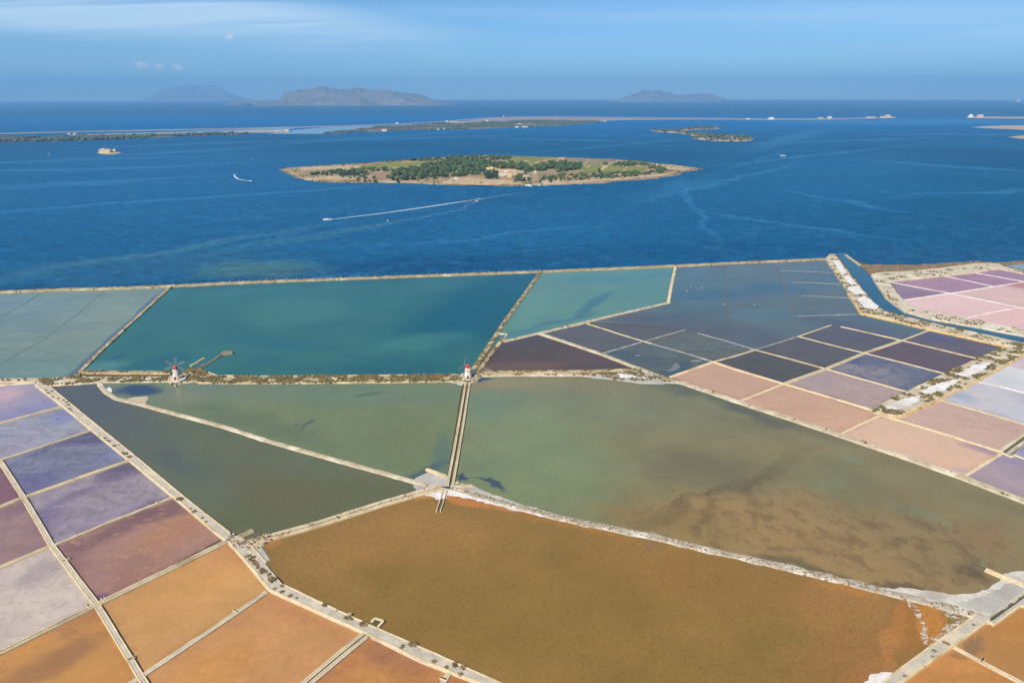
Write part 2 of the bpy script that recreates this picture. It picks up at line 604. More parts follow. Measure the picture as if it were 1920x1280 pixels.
def clumps(name, pts, radii, mat, parent=None, flat=0.6, jag=0.45):
    if not len(pts):
        return None
    V, Fc = clump_data(pts, radii, flat, jag)
    m = bpy.data.meshes.new(name)
    m.vertices.add(len(V))
    m.vertices.foreach_set('co', V.ravel())
    m.loops.add(len(Fc) * 3)
    m.loops.foreach_set('vertex_index', Fc.ravel())
    m.polygons.add(len(Fc))
    m.polygons.foreach_set('loop_start', np.arange(0, len(Fc) * 3, 3))
    m.polygons.foreach_set('loop_total', np.full(len(Fc), 3))
    m.materials.append(mat)
    m.update(calc_edges=True)
    m.validate()
    o = bpy.data.objects.new(name, m)
    COL.objects.link(o)
    if parent:
        o.parent = parent
    o['kind'] = 'stuff'
    return o


def scatter(P, n, cut=-0.15, sc=0.12, seed=0.0):
    """points in an outline, gathered in patches"""
    xs, ys = [p.x for p in P], [p.y for p in P]
    o, tries = [], 0
    while len(o) < n and tries < n * 30:
        tries += 1
        q = (random.uniform(min(xs), max(xs)), random.uniform(min(ys), max(ys)))
        if inside(P, q) and noise.noise(Vector((q[0] * sc, q[1] * sc, seed))) > cut:
            o.append(q)
    return o


def line_scatter(P, o0, o1, per_m, cut=-0.1, sc=0.15, seed=0.0):
    out = []
    for a, b in zip(P[:-1], P[1:]):
        L = (b - a).length
        d = (b - a) / max(L, 1e-6)
        nrm = Vector((-d.y, d.x))
        for _ in range(int(L * per_m)):
            q = a + d * random.uniform(0, L) + nrm * random.uniform(o0, o1)
            if noise.noise(Vector((q.x * sc, q.y * sc, seed))) > cut:
                out.append((q.x, q.y))
    return out


# ------------------------------------------------------------------ sea and ground
SEA_Z, SEA_R = -0.35, 25000.0
SEA_BLOBS = [
    (980, 226, 1500, 15, 0, A(2, 108, 182), 0.75, 0.7),
    (300, 330, 520, 90, 0, A(34, 104, 160), 0.55, 0.6),
    (490, 503, 120, 12, -2, A(92, 140, 136), 0.95, 0.6),
    (280, 500, 300, 26, -4, A(44, 96, 130), 0.5, 0.6),
    (150, 540, 420, 9, -2, A(22, 72, 112), 0.6, 0.5),
    (760, 500, 330, 16, -2, A(14, 70, 118), 0.6, 0.6),
    (330, 470, 330, 5.0, -9.5, A(70, 122, 152), 0.55, 0.7),
    (600, 440, 200, 4.5, -10, A(62, 120, 152), 0.5, 0.7),
    (1320, 400, 420, 60, 0, A(20, 92, 146), 0.4, 0.7),
    (1500, 330, 330, 40, -8, A(30, 108, 162), 0.35, 0.7),
    (1750, 480, 260, 20, -1, A(32, 84, 132), 0.5, 0.6),
    (1100, 480, 420, 18, -2, A(12, 74, 124), 0.5, 0.6),
    (1290, 350, 75, 10, -10, A(48, 122, 172), 0.4, 0.6),
    (1490, 258, 70, 7, -14, A(64, 134, 184), 0.4, 0.7),
    (1700, 228, 230, 5, 0, A(70, 140, 190), 0.45, 0.6),
]
# wind lanes and current lines on the lagoon
SEA_BLOBS += [(x, y, rx, ry, a, A(58, 130, 184), 0.5, 0.8) for x, y, rx, ry, a in [(150, 300, 230, 1.6, -2), (320, 312, 200, 1.4, -3), (80, 318, 240, 1.5, -1), (420, 268, 260, 1.3, -2), (330, 286, 180, 1.2, -3), (650, 262, 240, 1.2, -4), (200, 340, 260, 1.8, -3), (820, 258, 200, 1.2, -2), (560, 358, 200, 1.6, -4), (60, 352, 180, 1.8, -3), (1050, 262, 160, 1.2, 1), (1560, 288, 170, 1.6, -6), (1640, 262, 160, 1.4, -2), (1780, 252, 160, 1.2, 0), (1400, 330, 130, 2, -14), (1300, 380, 60, 6, 60), (1480, 420, 170, 2.2, 8), (1600, 380, 130, 2, 10), (1760, 310, 180, 1.8, 4), (1850, 360, 150, 2, -3), (1180, 270, 120, 1.3, -5), (1420, 300, 90, 1.6, -18), (950, 440, 200, 2.0, -5), (240, 380, 240, 2.0, -4)]]
M_SEA = water('sea_water', A(8, 83, 130), A(15, 95, 146), SEA_BLOBS, warp=45, wscale=0.008, var=0.13, grain=0.26, streak=0.7, sdir=-8,
              sstretch=11, sscale=0.016, scol=A(62, 130, 176), rough=0.5, spec=0.0, choppy=0.035, bump=0.35, z=SEA_Z, gscale=0.09, alt_scale=0.002, ripple=0.10)
n = 192
ring = [(SEA_R * math.cos(2 * math.pi * k / n), SEA_R * math.sin(2 * math.pi * k / n), SEA_Z) for k in range(n)]
sea = mesh_obj('sea_water', ring, [range(n)], M_SEA)
tag(sea, 'deep blue lagoon and open sea reaching to the horizon', 'sea', kind='structure')

coast = G2([(-150, 551), (0, 546.5), (323, 535), (450, 528.5), (950, 510.5), (1012, 508), (1270, 497.5), (1380, 492), (1546, 484.5), (1566, 477.5), (1584, 480), (1640, 500), (1720, 498), (1830, 492), (1930, 490)])
gl, gr = coast[0], coast[-1]
gp = [Vector((-2600, gl.y - 60)), Vector((-900, gl.y - 25))] + coast + [Vector((1100, gr.y + 20)), Vector((2600, gr.y + 60)), Vector((2600, -1800)), Vector((-2600, -1800))]
ground = sheet('ground', gp, -0.12, MUD)
tag(ground, 'flat brown salt marsh ground under the ponds and dikes', 'ground', kind='structure')

# ------------------------------------------------------------------ ponds and pans
POND_Z = [0.06]


def pond(label, pts, base, name='pan_water', **kw):
    z = POND_Z[0]
    POND_Z[0] += 0.004
    kw.setdefault('z', z)
    kw.setdefault('rim', 0.8)
    m = water(name + '_' + str(len(MATS)), base, **kw)
    P = G2(pts, z)
    o = sheet(name, P, z, m)
    cr = [(P[k] - P[k - 1]).cross(P[(k + 1) % len(P)] - P[k]) for k in range(len(P))]
    if kw['rim'] and (min(cr) > 0 or max(cr) < 0):
        bm = bmesh.new()
        bm.from_mesh(o.data)
        lay = bm.verts.layers.float.new('shore')
        for v in bm.verts:
            v[lay] = 1.0
        for q in range(2):
            big = max(bm.faces, key=lambda f: f.calc_area())
            bmesh.ops.inset_individual(bm, faces=[big], thickness=1.6, use_even_offset=True)
            big = max(bm.faces, key=lambda f: f.calc_area())
            for v in big.verts:
                v[lay] = 0.45 if q == 0 else 0.0
        bm.to_mesh(o.data)
        bm.free()
    tag(o, label, 'salt pan' if name == 'pan_water' else 'pond', kind='structure')
    return o


def heading(p, q):
    d = G(*q) - G(*p)
    return -math.degrees(math.atan2(d.y, d.x))


SD_LEFT = heading((182, 1131), (427, 1005))     # the breeze lies nearly along the cross dikes
SD_RIGHT = heading((1690, 778), (1880, 842))
# left column of small pans beside the gravel road
pond('narrow rosy pan between two dikes at the top of the lilac pans', [(-260, 719), (0, 714.5), (64, 712.5), (66, 718), (0, 724), (-260, 736)], A(176, 142, 142))
pond('pale lilac pan with a pink bloom, uppermost beside the gravel road', [(-260, 734), (0, 722), (69, 718), (120, 761), (0, 793), (-260, 866)], A(156, 152, 182),
     alt=A(168, 156, 176), blobs=[(8, 740, 45, 14, -10, A(204, 172, 180), 0.8), (40, 775, 70, 12, -15, A(140, 136, 180), 0.6)], streak=0.10, sdir=SD_LEFT)
pond('blue lilac pan, second down the gravel road', [(-260, 866), (0, 792), (119, 760), (174, 806), (0, 864), (-280, 950)], A(153, 156, 175), alt=A(162, 157, 170),
     blobs=[(130, 778, 55, 12, -15, A(124, 128, 178), 0.7), (30, 835, 60, 18, -18, A(158, 148, 172), 0.6)], streak=0.18, sdir=SD_LEFT)
pond('blue violet pan with a dark purple corner, third down the gravel road', [(0, 862), (174, 805), (245, 861), (44, 934)], A(124, 127, 151), alt=A(136, 134, 153),
     blobs=[(165, 815, 55, 18, -12, A(98, 92, 126), 0.8), (95, 842, 70, 5, -24, A(106, 106, 144), 0.7), (60, 905, 60, 18, -20, A(112, 104, 148), 0.7), (200, 850, 40, 14, -20, A(116, 120, 168), 0.5)], streak=0.22, sdir=SD_LEFT)
pond('lilac pan with dark smoky drifts, fourth down the gravel road', [(44, 930), (244, 860), (328, 930), (97, 1024)], A(149, 140, 155), alt=A(158, 143, 153),
     blobs=[(230, 882, 48, 14, -14, A(108, 96, 122), 0.8), (150, 925, 90, 6, -26, A(122, 112, 144), 0.6), (80, 985, 50, 26, -30, A(120, 106, 146), 0.6), (290, 938, 45, 8, -20, A(108, 98, 140), 0.6), (200, 965, 80, 8, -20, A(160, 144, 170), 0.6)], streak=0.22, sdir=SD_LEFT)
pond('mauve brown pan with orange streaks, fifth down the gravel road', [(97, 1020), (327, 929), (424, 1005), (183, 1135)], A(160, 124, 120), alt=A(168, 130, 118),
     blobs=[(318, 955, 60, 22, -10, A(124, 98, 100), 0.8), (235, 985, 110, 14, -22, A(120, 92, 102), 0.7), (320, 1005, 85, 22, -24, A(170, 126, 98), 0.7), (130, 1040, 40, 28, -30, A(134, 102, 110), 0.7), (186, 1120, 14, 9, 0, A(96, 88, 120), 0.9), (240, 1080, 60, 22, -24, A(160, 118, 108), 0.6)],
     streak=0.75, sdir=SD_LEFT, scol=A(194, 146, 112), sscale=0.32, sstretch=6)
pond('plain orange pan beside the shrubby bend of the gravel road', [(183, 1132), (428, 1012), (508, 1105), (262, 1266)], A(196, 149, 99), alt=A(202, 155, 100),
     blobs=[(440, 1030, 55, 26, -20, A(188, 136, 98), 0.7), (350, 1100, 110, 50, -25, A(204, 150, 92), 0.5)], streak=0.05)
pond('wide orange pan between the pale gravel dike and the double channel', [(262, 1264), (508, 1103), (686, 1185), (566, 1281), (480, 1350), (190, 1350)], A(192, 141, 96), alt=A(199, 149, 97),
     blobs=[(560, 1140, 80, 22, 10, A(184, 130, 90), 0.6), (400, 1250, 90, 40, -20, A(204, 146, 84), 0.6)], streak=0.07)
pond('rusty orange pan with brown drifts below the stone basin', [(690, 1186), (846, 1254), (780, 1350), (500, 1350), (586, 1281)], A(182, 126, 84), alt=A(190, 138, 84),
     blobs=[(735, 1225, 70, 24, 15, A(160, 112, 86), 0.75), (712, 1196, 14, 5, 10, A(112, 88, 92), 0.8), (690, 1270, 60, 30, -20, A(196, 142, 82), 0.6)], streak=0.10, sdir=SD_LEFT)
pond('small corner of a rusty orange pan past the last cross dike', [(838, 1254), (900, 1275), (960, 1300), (960, 1350), (760, 1350)], A(176, 124, 82))
pond('plum brown pan cut off by the frame edge beside the violet pans', [(-280, 948), (0, 863), (44, 932), (0, 950), (-280, 1060)], A(130, 98, 112), alt=A(138, 102, 106))
pond('mauve pan cut off by the frame edge', [(-280, 1058), (0, 947), (44, 930), (98, 1021), (0, 1064), (-300, 1190)], A(152, 124, 128), alt=A(162, 134, 134), streak=0.13, blobs=[(20, 960, 40, 12, -20, A(126, 98, 110), 0.6)])
pond('pale grey pink pan with a milky surface', [(-300, 1190), (0, 1060), (98, 1019), (182, 1133), (0, 1224), (-320, 1390)], A(198, 184, 178), alt=A(188, 174, 174), streak=0.13, sdir=SD_LEFT,
     blobs=[(90, 1060, 50, 18, -25, A(170, 154, 162), 0.6)])
pond('orange pan with smoky brown streaks in the near corner', [(-320, 1390), (0, 1221), (182, 1132), (262, 1266), (170, 1350), (-320, 1420)], A(190, 138, 84), alt=A(196, 146, 86),
     blobs=[(140, 1165, 50, 26, -20, A(176, 122, 86), 0.7), (100, 1240, 90, 16, -22, A(150, 110, 80), 0.7)], streak=0.6, sdir=SD_LEFT, scol=A(158, 116, 86), sscale=0.16, sstretch=6)

# centre ponds
pond('grey green pond crossed by sunken ridges, along the lagoon dike', [(-260, 557), (0, 549), (302, 540), (320, 537), (150, 696), (140, 704), (70, 712), (0, 714), (-260, 722)], A(119, 140, 136), name='pond_water',
     alt=A(130, 147, 133), blobs=[(190, 585, 90, 22, -4, A(142, 158, 142), 0.6), (30, 700, 160, 22, -3, A(112, 142, 140), 0.6), (215, 628, 150, 4.5, -43, A(94, 112, 128), 0.9, 0.3), (60, 575, 120, 20, 0, A(122, 146, 152), 0.5)],
     streak=0.07, sdir=8, sstretch=5, warp=5)
pond('large teal pond between the lagoon dike and the windmills', [(323, 536), (1012, 509), (892, 680), (872, 703), (406, 706), (366, 700), (340, 698), (156, 698), (152, 694)], A(52, 106, 110), name='pond_water',
     alt=A(60, 116, 114), blobs=[(930, 560, 190, 60, -25, A(20, 88, 110), 0.85), (650, 520, 330, 14, -2, A(42, 100, 112), 0.6), (600, 600, 180, 40, -10, A(54, 110, 114), 0.5), (560, 585, 90, 26, -6, A(74, 130, 120), 0.55),
                                 (620, 655, 300, 24, 0, A(60, 116, 114), 0.6), (520, 645, 120, 10, 3, A(44, 100, 122), 0.5), (310, 675, 45, 11, -12, A(46, 98, 116), 0.75, 0.3), (218, 670, 16, 5, -10, A(42, 94, 114), 0.7), (790, 640, 90, 12, -8, A(76, 134, 130), 0.5), (180, 690, 60, 12, -10, A(92, 140, 140), 0.7),
                                 (500, 672, 30, 9, 0, A(46, 98, 116), 0.6), (700, 668, 60, 4, 3, A(50, 100, 116), 0.5)],
     var=0.06, grain=0.09, mott=(A(40, 90, 110), 0.12, 0.62, 0.4))
pond('pale teal pond with a dark weed drift beside the thin crossing dikes', [(1012, 508), (1267, 498), (1254, 567), (1010, 625), (945, 640), (930, 626)], A(94, 138, 132), name='pond_water',
     alt=A(102, 144, 132), blobs=[(1110, 570, 45, 9, -32, A(74, 116, 132), 0.85, 0.4), (1050, 602, 70, 4, -14, A(76, 120, 132), 0.7, 0.5), (980, 625, 45, 6, -10, A(74, 124, 138), 0.6), (1160, 520, 110, 8, -2, A(84, 134, 142), 0.6), (1000, 580, 40, 20, -40, A(110, 152, 140), 0.5)], var=0.06)
pond('slim teal channel between the two stone dikes behind the windmill', [(932, 626), (946, 634), (898, 697), (884, 697)], A(64, 122, 132), name='canal_water')
pond('dark brown triangular pond with rusty shallows', [(944, 640), (1010, 625), (1205, 692), (1150, 698), (896, 698)], A(94, 78, 68), name='pond_water',
     alt=A(88, 78, 72), blobs=[(980, 686, 90, 9, -3, A(122, 94, 80), 0.6), (1090, 672, 60, 10, 12, A(98, 84, 82), 0.6), (985, 640, 45, 10, -10, A(84, 78, 84), 0.6), (908, 693, 12, 4, 20, A(150, 130, 118), 0.8)], mott=(A(108, 88, 78), 0.05, 0.52, 0.3))
SL = dict(rim=0.0, streak=0.10, sdir=6, sstretch=5, warp=8, var=0.09)
pond('wide slate blue pan along the lagoon dike with thin salt ridges', [(1267, 499), (1546, 486), (1618, 588), (1690, 606), (1747, 618), (1690, 638), (1577, 612), (1558, 609), (1497, 630), (1417, 656), (1284, 618), (1100, 604), (1254, 567)], A(92, 108, 114),
     alt=A(100, 113, 112), blobs=[(1310, 535, 60, 40, 0, A(86, 118, 128), 0.6), (1330, 552, 110, 9, 0, A(72, 104, 126), 0.7), (1450, 540, 70, 12, 4, A(70, 104, 126), 0.7), (1550, 572, 60, 20, 5, A(100, 110, 108), 0.7), (1240, 610, 110, 18, 10, A(96, 92, 96), 0.8), (1380, 622, 110, 18, 12, A(94, 98, 106), 0.8),
                                 (1590, 610, 130, 10, 10, A(92, 92, 104), 0.7), (1290, 590, 90, 10, -6, A(84, 98, 112), 0.6), (1440, 590, 60, 12, 0, A(92, 120, 130), 0.7), (1475, 640, 40, 6, 10, A(100, 94, 98), 0.6)], streak=0.30, sdir=4, sstretch=8, scol=A(70, 98, 118), warp=8, rim=0.0)
pond('dark grey pan with faint bars between the brown triangle and thin ridges', [(1013, 625), (1102, 607), (1206, 641), (1128, 664)], A(94, 97, 98), alt=A(102, 98, 96), streak=0.25, sdir=-4, sstretch=10, scol=A(66, 72, 80), sscale=0.15, rim=0.0)
pond('dark grey green pan with a blue corner and salt specks', [(1127, 663), (1205, 641), (1340, 678), (1256, 707), (1236, 705)], A(92, 102, 104), alt=A(100, 104, 100), blobs=[(1270, 692, 35, 8, -18, A(68, 86, 106), 0.8), (1262, 690, 14, 4, -20, A(150, 146, 136), 0.7, 0.3), (1190, 672, 60, 10, 12, A(76, 90, 98), 0.6), (1308, 678, 10, 1.6, -6, A(170, 162, 148), 0.8, 0.3), (1202, 670, 5, 1.3, 0, A(160, 152, 140), 0.8, 0.3)], **SL)
pond('brown grey pan behind the thick pale ridge', [(1101, 606), (1285, 618), (1204, 641)], A(94, 96, 100), alt=A(100, 94, 92), **SL)
pond('olive grey pan with fine ripple bars', [(1204, 641), (1285, 617), (1417, 655), (1339, 678)], A(100, 106, 104), alt=A(104, 106, 94), streak=0.16, sdir=14, sstretch=9, sscale=0.2, rim=0.0)
pond('near black slate pan beside the pink pan corner', [(1416, 656), (1548, 691), (1470, 719), (1338, 678)], A(86, 85, 80), alt=A(92, 87, 80), **SL)
pond('dark blue grey pan below the broken salt ridge', [(1416, 655), (1497, 629), (1622, 661), (1548, 691)], A(92, 91, 92), alt=A(98, 93, 90), **SL)
pond('dark blue grey pan under the short thick ridge', [(1497, 630), (1559, 608), (1578, 612), (1691, 638), (1622, 662)], A(92, 90, 94), alt=A(99, 93, 92), **SL)
pond('purple slate pan below the long sandy embankment', [(1691, 638), (1747, 617), (1890, 648), (1838, 674)], A(101, 89, 98), alt=A(108, 94, 96), blobs=[(1750, 630, 50, 8, 14, A(86, 84, 116), 0.6)], **SL)
pond('deep purple slate pan beside the purple slate pan', [(1622, 662), (1691, 638), (1838, 673), (1772, 701)], A(96, 82, 88), alt=A(105, 86, 86), **SL)
pond('blue slate pan with pale drying patches', [(1548, 691), (1622, 661), (1772, 700), (1700, 734)], A(140, 134, 138), alt=A(106, 108, 124), alt_scale=0.05,
     blobs=[(1612, 672, 50, 9, 12, A(90, 97, 122), 0.6), (1722, 700, 45, 10, 14, A(96, 102, 126), 0.6), (1640, 704, 60, 12, 16, A(140, 132, 140), 0.7)], mott=(A(84, 90, 118), 0.16, 0.50, 0.75))
pond('greyish pink drying pan beside the shrubby salt bank', [(1470, 718), (1549, 690), (1701, 733), (1633, 767)], A(182, 158, 152), alt=A(170, 150, 150), streak=0.10, sdir=SD_RIGHT, blobs=[(1530, 712, 50, 10, 14, A(160, 146, 150), 0.6)])
pond('tan pink pan in the angle of two pale ridges', [(1255, 706), (1339, 677), (1471, 718), (1391, 751)], A(204, 167, 141), alt=A(197, 159, 138), var=0.05)
pond('tan pink pan beside the long straight gravel bank', [(1390, 751), (1471, 718), (1652, 777), (1575, 815)], A(207, 168, 141), alt=A(200, 161, 139), var=0.05, streak=0.06)
pond('rosy pink pan with a smoky violet corner', [(1574, 815), (1651, 777), (1882, 846), (1806, 894)], A(220, 184, 161), alt=A(213, 176, 156), var=0.05, blobs=[(1850, 842, 36, 8, 16, A(160, 136, 154), 0.75), (1815, 885, 30, 6, 14, A(190, 170, 176), 0.7), (1700, 788, 60, 8, 14, A(198, 168, 166), 0.5)])
pond('dusky pink pan below the shrubby salt bank', [(1680, 776), (1758, 745), (1920, 793), (1990, 812), (1880, 848), (1650, 777)], A(203, 171, 156), alt=A(195, 164, 151), var=0.05, streak=0.07, sdir=SD_RIGHT)
pond('bluish white pan with streaked salt crust', [(1757, 746), (1831, 712), (1920, 735), (2060, 772), (2060, 830), (1920, 794)], A(182, 186, 204), alt=A(208, 200, 206), alt_scale=0.03, streak=0.45, sdir=SD_RIGHT, sstretch=8, scol=A(150, 164, 196), blobs=[(1800, 742, 50, 8, 14, A(158, 168, 198), 0.6)])
pond('white salt covered pan, brightest of the pans', [(1830, 713), (1886, 684), (1920, 692), (2060, 726), (2060, 772), (1920, 736)], A(222, 222, 226), alt=A(206, 208, 218), rough=0.7)
pond('pale pink pan against the shrubby salt bank end', [(1886, 685), (1925, 660), (2080, 694), (2060, 726), (1920, 693)], A(210, 190, 198))
pond('violet pan in the corner by the sluice', [(1805, 894), (1881, 847), (1902, 853), (1920, 858), (2050, 896), (2040, 976), (1920, 938)], A(168, 150, 160), alt=A(178, 154, 160), blobs=[(1900, 862, 50, 16, 10, A(150, 140, 172), 0.7)])
pond('blue lilac pan corner beyond the sluice channel', [(1900, 852), (1925, 828), (2050, 860), (2050, 898), (1920, 859)], A(160, 158, 190))
# pink pans in the far corner
pond('purple wedge of pan at the bend of the sandy canal bank', [(1668, 527), (1784, 549), (1690, 564)], A(162, 126, 140), alt=A(154, 114, 128))
pond('purple magenta pan under the cream bank', [(1658, 525), (1766, 515), (1866, 537), (1782, 550)], A(178, 134, 146), alt=A(168, 120, 134), streak=0.12, sdir=-6)
pond('violet magenta pan between two white ridges', [(1765, 516), (1822, 509), (1919, 527), (1865, 538)], A(176, 126, 140), alt=A(180, 128, 136), streak=0.12, sdir=-6)
pond('magenta pan ending at the greenish pond', [(1821, 510), (1876, 501), (1930, 509), (2080, 532), (1918, 528)], A(178, 128, 138), alt=A(170, 126, 142))
pond('pink salt pan with crossed wheel tracks', [(1690, 562), (1782, 548), (1911, 575), (1812, 596), (1716, 579)], A(230, 198, 202), alt=A(224, 190, 192), rough=0.6, var=0.04)
pond('beige pink salt pan with a russet far corner', [(1782, 549), (1919, 528), (2080, 552), (2080, 610), (1910, 576)], A(216, 186, 184), alt=A(222, 190, 190), rough=0.6, blobs=[(1935, 536, 60, 9, 8, A(180, 128, 128), 0.85, 0.3)])
pond('pink salt pan beside the pale canal bank', [(1812, 596), (1910, 575), (2080, 611), (2080, 655), (1920, 618), (1800, 594)], A(232, 196, 198), alt=A(226, 188, 190), rough=0.6, var=0.04)
pond('greenish grey pond behind the pink pans', [(1884, 498), (1925, 494), (2120, 488), (2120, 522), (1925, 508)], A(146, 164, 168), name='pond_water')
pond('sea canal bending inland between two sandy banks', [(1567, 475), (1586, 474), (1626, 509), (1636, 518), (1662, 559), (1696, 584), (1746, 598), (1920, 629.5), (2100, 664), (2100, 684), (1920, 643), (1660, 584), (1642, 573)], A(48, 94, 120), name='canal_water', alt=A(54, 98, 120), z=0.2)

# big ponds in the middle
pond('dark slate triangular pond between the gravel road and curved dike', [(92, 728), (186, 717), (199, 735), (218, 747), (262, 757), (340, 778), (500, 826), (780, 902), (800, 914), (834, 914), (712, 952), (447, 1026), (426, 998)], A(107, 112, 88), name='pond_water',
     alt=A(101, 109, 88), blobs=[(165, 750, 130, 48, 30, A(90, 94, 104), 0.85, 0.7), (330, 850, 130, 40, 25, A(97, 107, 95), 0.6), (330, 860, 40, 16, 0, A(86, 92, 100), 0.5), (560, 960, 160, 60, -15, A(104, 104, 74), 0.7), (700, 905, 110, 22, 15, A(104, 108, 84), 0.6), (500, 905, 90, 40, 20, A(110, 102, 76), 0.5)], var=0.05, grain=0.08, warp=14)
pond('green pond between the curved dike and the pale channel, sandbar in it', [(184, 716), (318, 712), (336, 720), (366, 714), (868, 713), (836, 908), (778, 902), (500, 826), (340, 778), (262, 757), (218, 747), (199, 735)], A(113, 128, 99), name='pond_water',
     alt=A(120, 132, 97), blobs=[(330, 735, 200, 18, 0, A(118, 130, 118), 0.6), (255, 730, 50, 9, -5, A(50, 74, 108), 0.9, 0.45), (390, 722, 30, 3, 0, A(104, 128, 130), 0.5), (700, 740, 220, 20, 0, A(110, 130, 112), 0.6), (350, 745, 26, 14, 0, A(140, 138, 116), 0.5), (566, 801, 9, 2.6, -20, A(80, 98, 94), 0.7, 0.4), (578, 792, 13, 2.8, -30, A(78, 96, 92), 0.7, 0.4), (553, 796, 8, 2, -5, A(86, 104, 96), 0.6, 0.4), (592, 815, 7, 2, -10, A(84, 100, 92), 0.6, 0.4), (392, 766, 9, 2.4, -8, A(84, 104, 98), 0.7, 0.4), (690, 741, 26, 3, -4, A(84, 100, 92), 0.6),
                                  (780, 830, 90, 50, 0, A(118, 128, 92), 0.6), (470, 790, 130, 20, 15, A(100, 114, 92), 0.6), (790, 884, 60, 7, -20, A(72, 90, 104), 0.8), (828, 850, 16, 40, 8, A(84, 112, 112), 0.55)], var=0.05, grain=0.09, warp=10)
BR = A(158, 130, 88)
pond('wide mottled green and brown pond right of the pale channel', [(880, 714), (905, 703), (1060, 703), (1115, 708), (1200, 718), (1290, 718), (1380, 752), (1575, 818), (1800, 894), (1920, 940), (2060, 990), (2060, 1060), (1960, 1075), (1890, 1085), (1850, 1110), (1800, 1118), (1700, 1112), (1653, 1104), (1400, 1043), (1222, 1003), (1045, 968), (947, 938), (886, 916), (845, 912), (866, 800)], A(130, 130, 99), name='pond_water',
     alt=A(122, 122, 92), blobs=[(980, 830, 160, 110, 10, A(126, 142, 108), 0.85, 0.6), (1000, 722, 150, 14, 3, A(146, 134, 104), 0.7), (930, 755, 70, 26, 0, A(112, 136, 118), 0.6), (1150, 770, 180, 36, 10, A(126, 130, 108), 0.6), (900, 880, 50, 40, 0, A(118, 134, 106), 0.7),
                                  (1330, 735, 130, 14, 14, A(92, 98, 88), 0.8), (1500, 800, 130, 10, 20, A(94, 92, 84), 0.85), (1700, 872, 150, 9, 21, A(112, 99, 82), 0.8), (1880, 940, 130, 12, 21, A(114, 98, 80), 0.8), (1620, 915, 420, 105, 13, A(138, 127, 93), 0.85, 0.5),
                                  (1540, 1000, 380, 75, 8, BR, 0.9, 0.6), (1260, 965, 120, 22, 14, A(142, 120, 76), 0.7), (1700, 980, 160, 60, 15, A(136, 119, 86), 0.6), (1880, 1010, 70, 36, 20, A(142, 116, 84), 0.6), (1330, 880, 110, 40, 5, A(108, 106, 86), 0.6), (1370, 905, 150, 13, -24, A(100, 88, 66), 0.45, 0.8), (1580, 900, 100, 26, 18, A(122, 122, 92), 0.6),
                                  (1590, 870, 30, 6, 20, A(122, 138, 116), 0.7), (1575, 905, 28, 9, 5, A(124, 132, 102), 0.6), (1745, 958, 60, 12, 18, A(126, 130, 104), 0.6), (1850, 1060, 40, 18, 10, A(128, 126, 100), 0.6), (1410, 868, 24, 4, -30, A(146, 116, 84), 0.45), (1640, 1075, 130, 7, 10, A(104, 92, 70), 0.7), (1500, 1055, 130, 7, 13, A(112, 102, 76), 0.7), (1800, 1060, 60, 10, 20, A(112, 96, 74), 0.7),
                                  (925, 916, 42, 6, 24, A(62, 80, 98), 0.9, 0.4), (865, 898, 14, 6, 20, A(56, 74, 104), 0.9, 0.4), (912, 710, 12, 4, -5, A(50, 76, 116), 0.9, 0.4), (1730, 1100, 60, 6, 6, A(138, 116, 92), 0.6)],
     var=0.09, grain=0.12, warp=24, wscale=0.02, mott=(A(90, 74, 58), 0.12, 0.46, 0.40, [(1500, 985, 330, 70, 8), (1360, 915, 120, 26, -22), (1780, 1020, 150, 60, 15)]), gscale=0.9)
pond('golden brown pond, largest and nearest, with orange salt shore', [(470, 1020), (520, 1004), (720, 949), (826, 916), (900, 930), (1000, 956), (1222, 1006), (1400, 1046), (1633, 1100), (1762, 1130), (1856, 1160), (1752, 1208), (1682, 1258), (1640, 1310), (1000, 1310), (900, 1264), (733, 1190), (546, 1104), (499, 1060)], A(152, 120, 67), name='pond_water', alt_scale=0.03,
     alt=A(136, 111, 59), blobs=[(760, 1000, 230, 50, -6, A(164, 124, 74), 0.7), (900, 1150, 330, 90, 0, A(140, 113, 60), 0.65, 0.8), (1300, 1080, 220, 50, 10, A(156, 116, 66), 0.5), (600, 1070, 90, 30, 25, A(160, 124, 74), 0.6), (1600, 1150, 120, 70, 30, A(166, 122, 74), 0.7),
                                 (1690, 1180, 16, 75, 8, A(194, 134, 80), 0.85, 0.5), (1722, 1150, 40, 60, 0, A(168, 116, 56), 0.8, 0.5), (1750, 1160, 26, 36, -12, A(196, 134, 66), 0.9, 0.35), (1580, 1105, 60, 10, 15, A(186, 130, 70), 0.7), (880, 938, 60, 7, 8, A(196, 132, 72), 0.95, 0.35), (965, 957, 55, 5, 12, A(192, 132, 74), 0.9, 0.4), (800, 934, 30, 4, -12, A(196, 142, 84), 0.8, 0.4),
                                 (512, 1022, 16, 10, -40, A(190, 130, 80), 0.7), (1080, 990, 90, 7, 12, A(172, 122, 66), 0.7), (1630, 1262, 50, 20, -20, A(186, 122, 74), 0.6), (1600, 1240, 120, 40, 0, A(164, 118, 72), 0.5), (1215, 1025, 14, 8, 0, A(140, 112, 88), 0.6)],
     var=0.06, grain=0.12, warp=8, mott=(A(130, 94, 48), 0.9, 0.46, 0.38), gscale=1.3)
pond('orange brown pan with golden streaks in the near right corner', [(1788, 1212), (1856, 1164), (1864, 1170), (1912, 1135), (1990, 1140), (2080, 1180), (2060, 1380), (1841, 1240)], A(183, 135, 80), alt=A(178, 128, 78), blobs=[(1815, 1205, 22, 9, -30, A(140, 112, 86), 0.8), (1900, 1180, 40, 26, -20, A(188, 132, 66), 0.6)], streak=0.6, sdir=SD_LEFT, scol=A(204, 156, 96), sscale=0.3, sstretch=6)
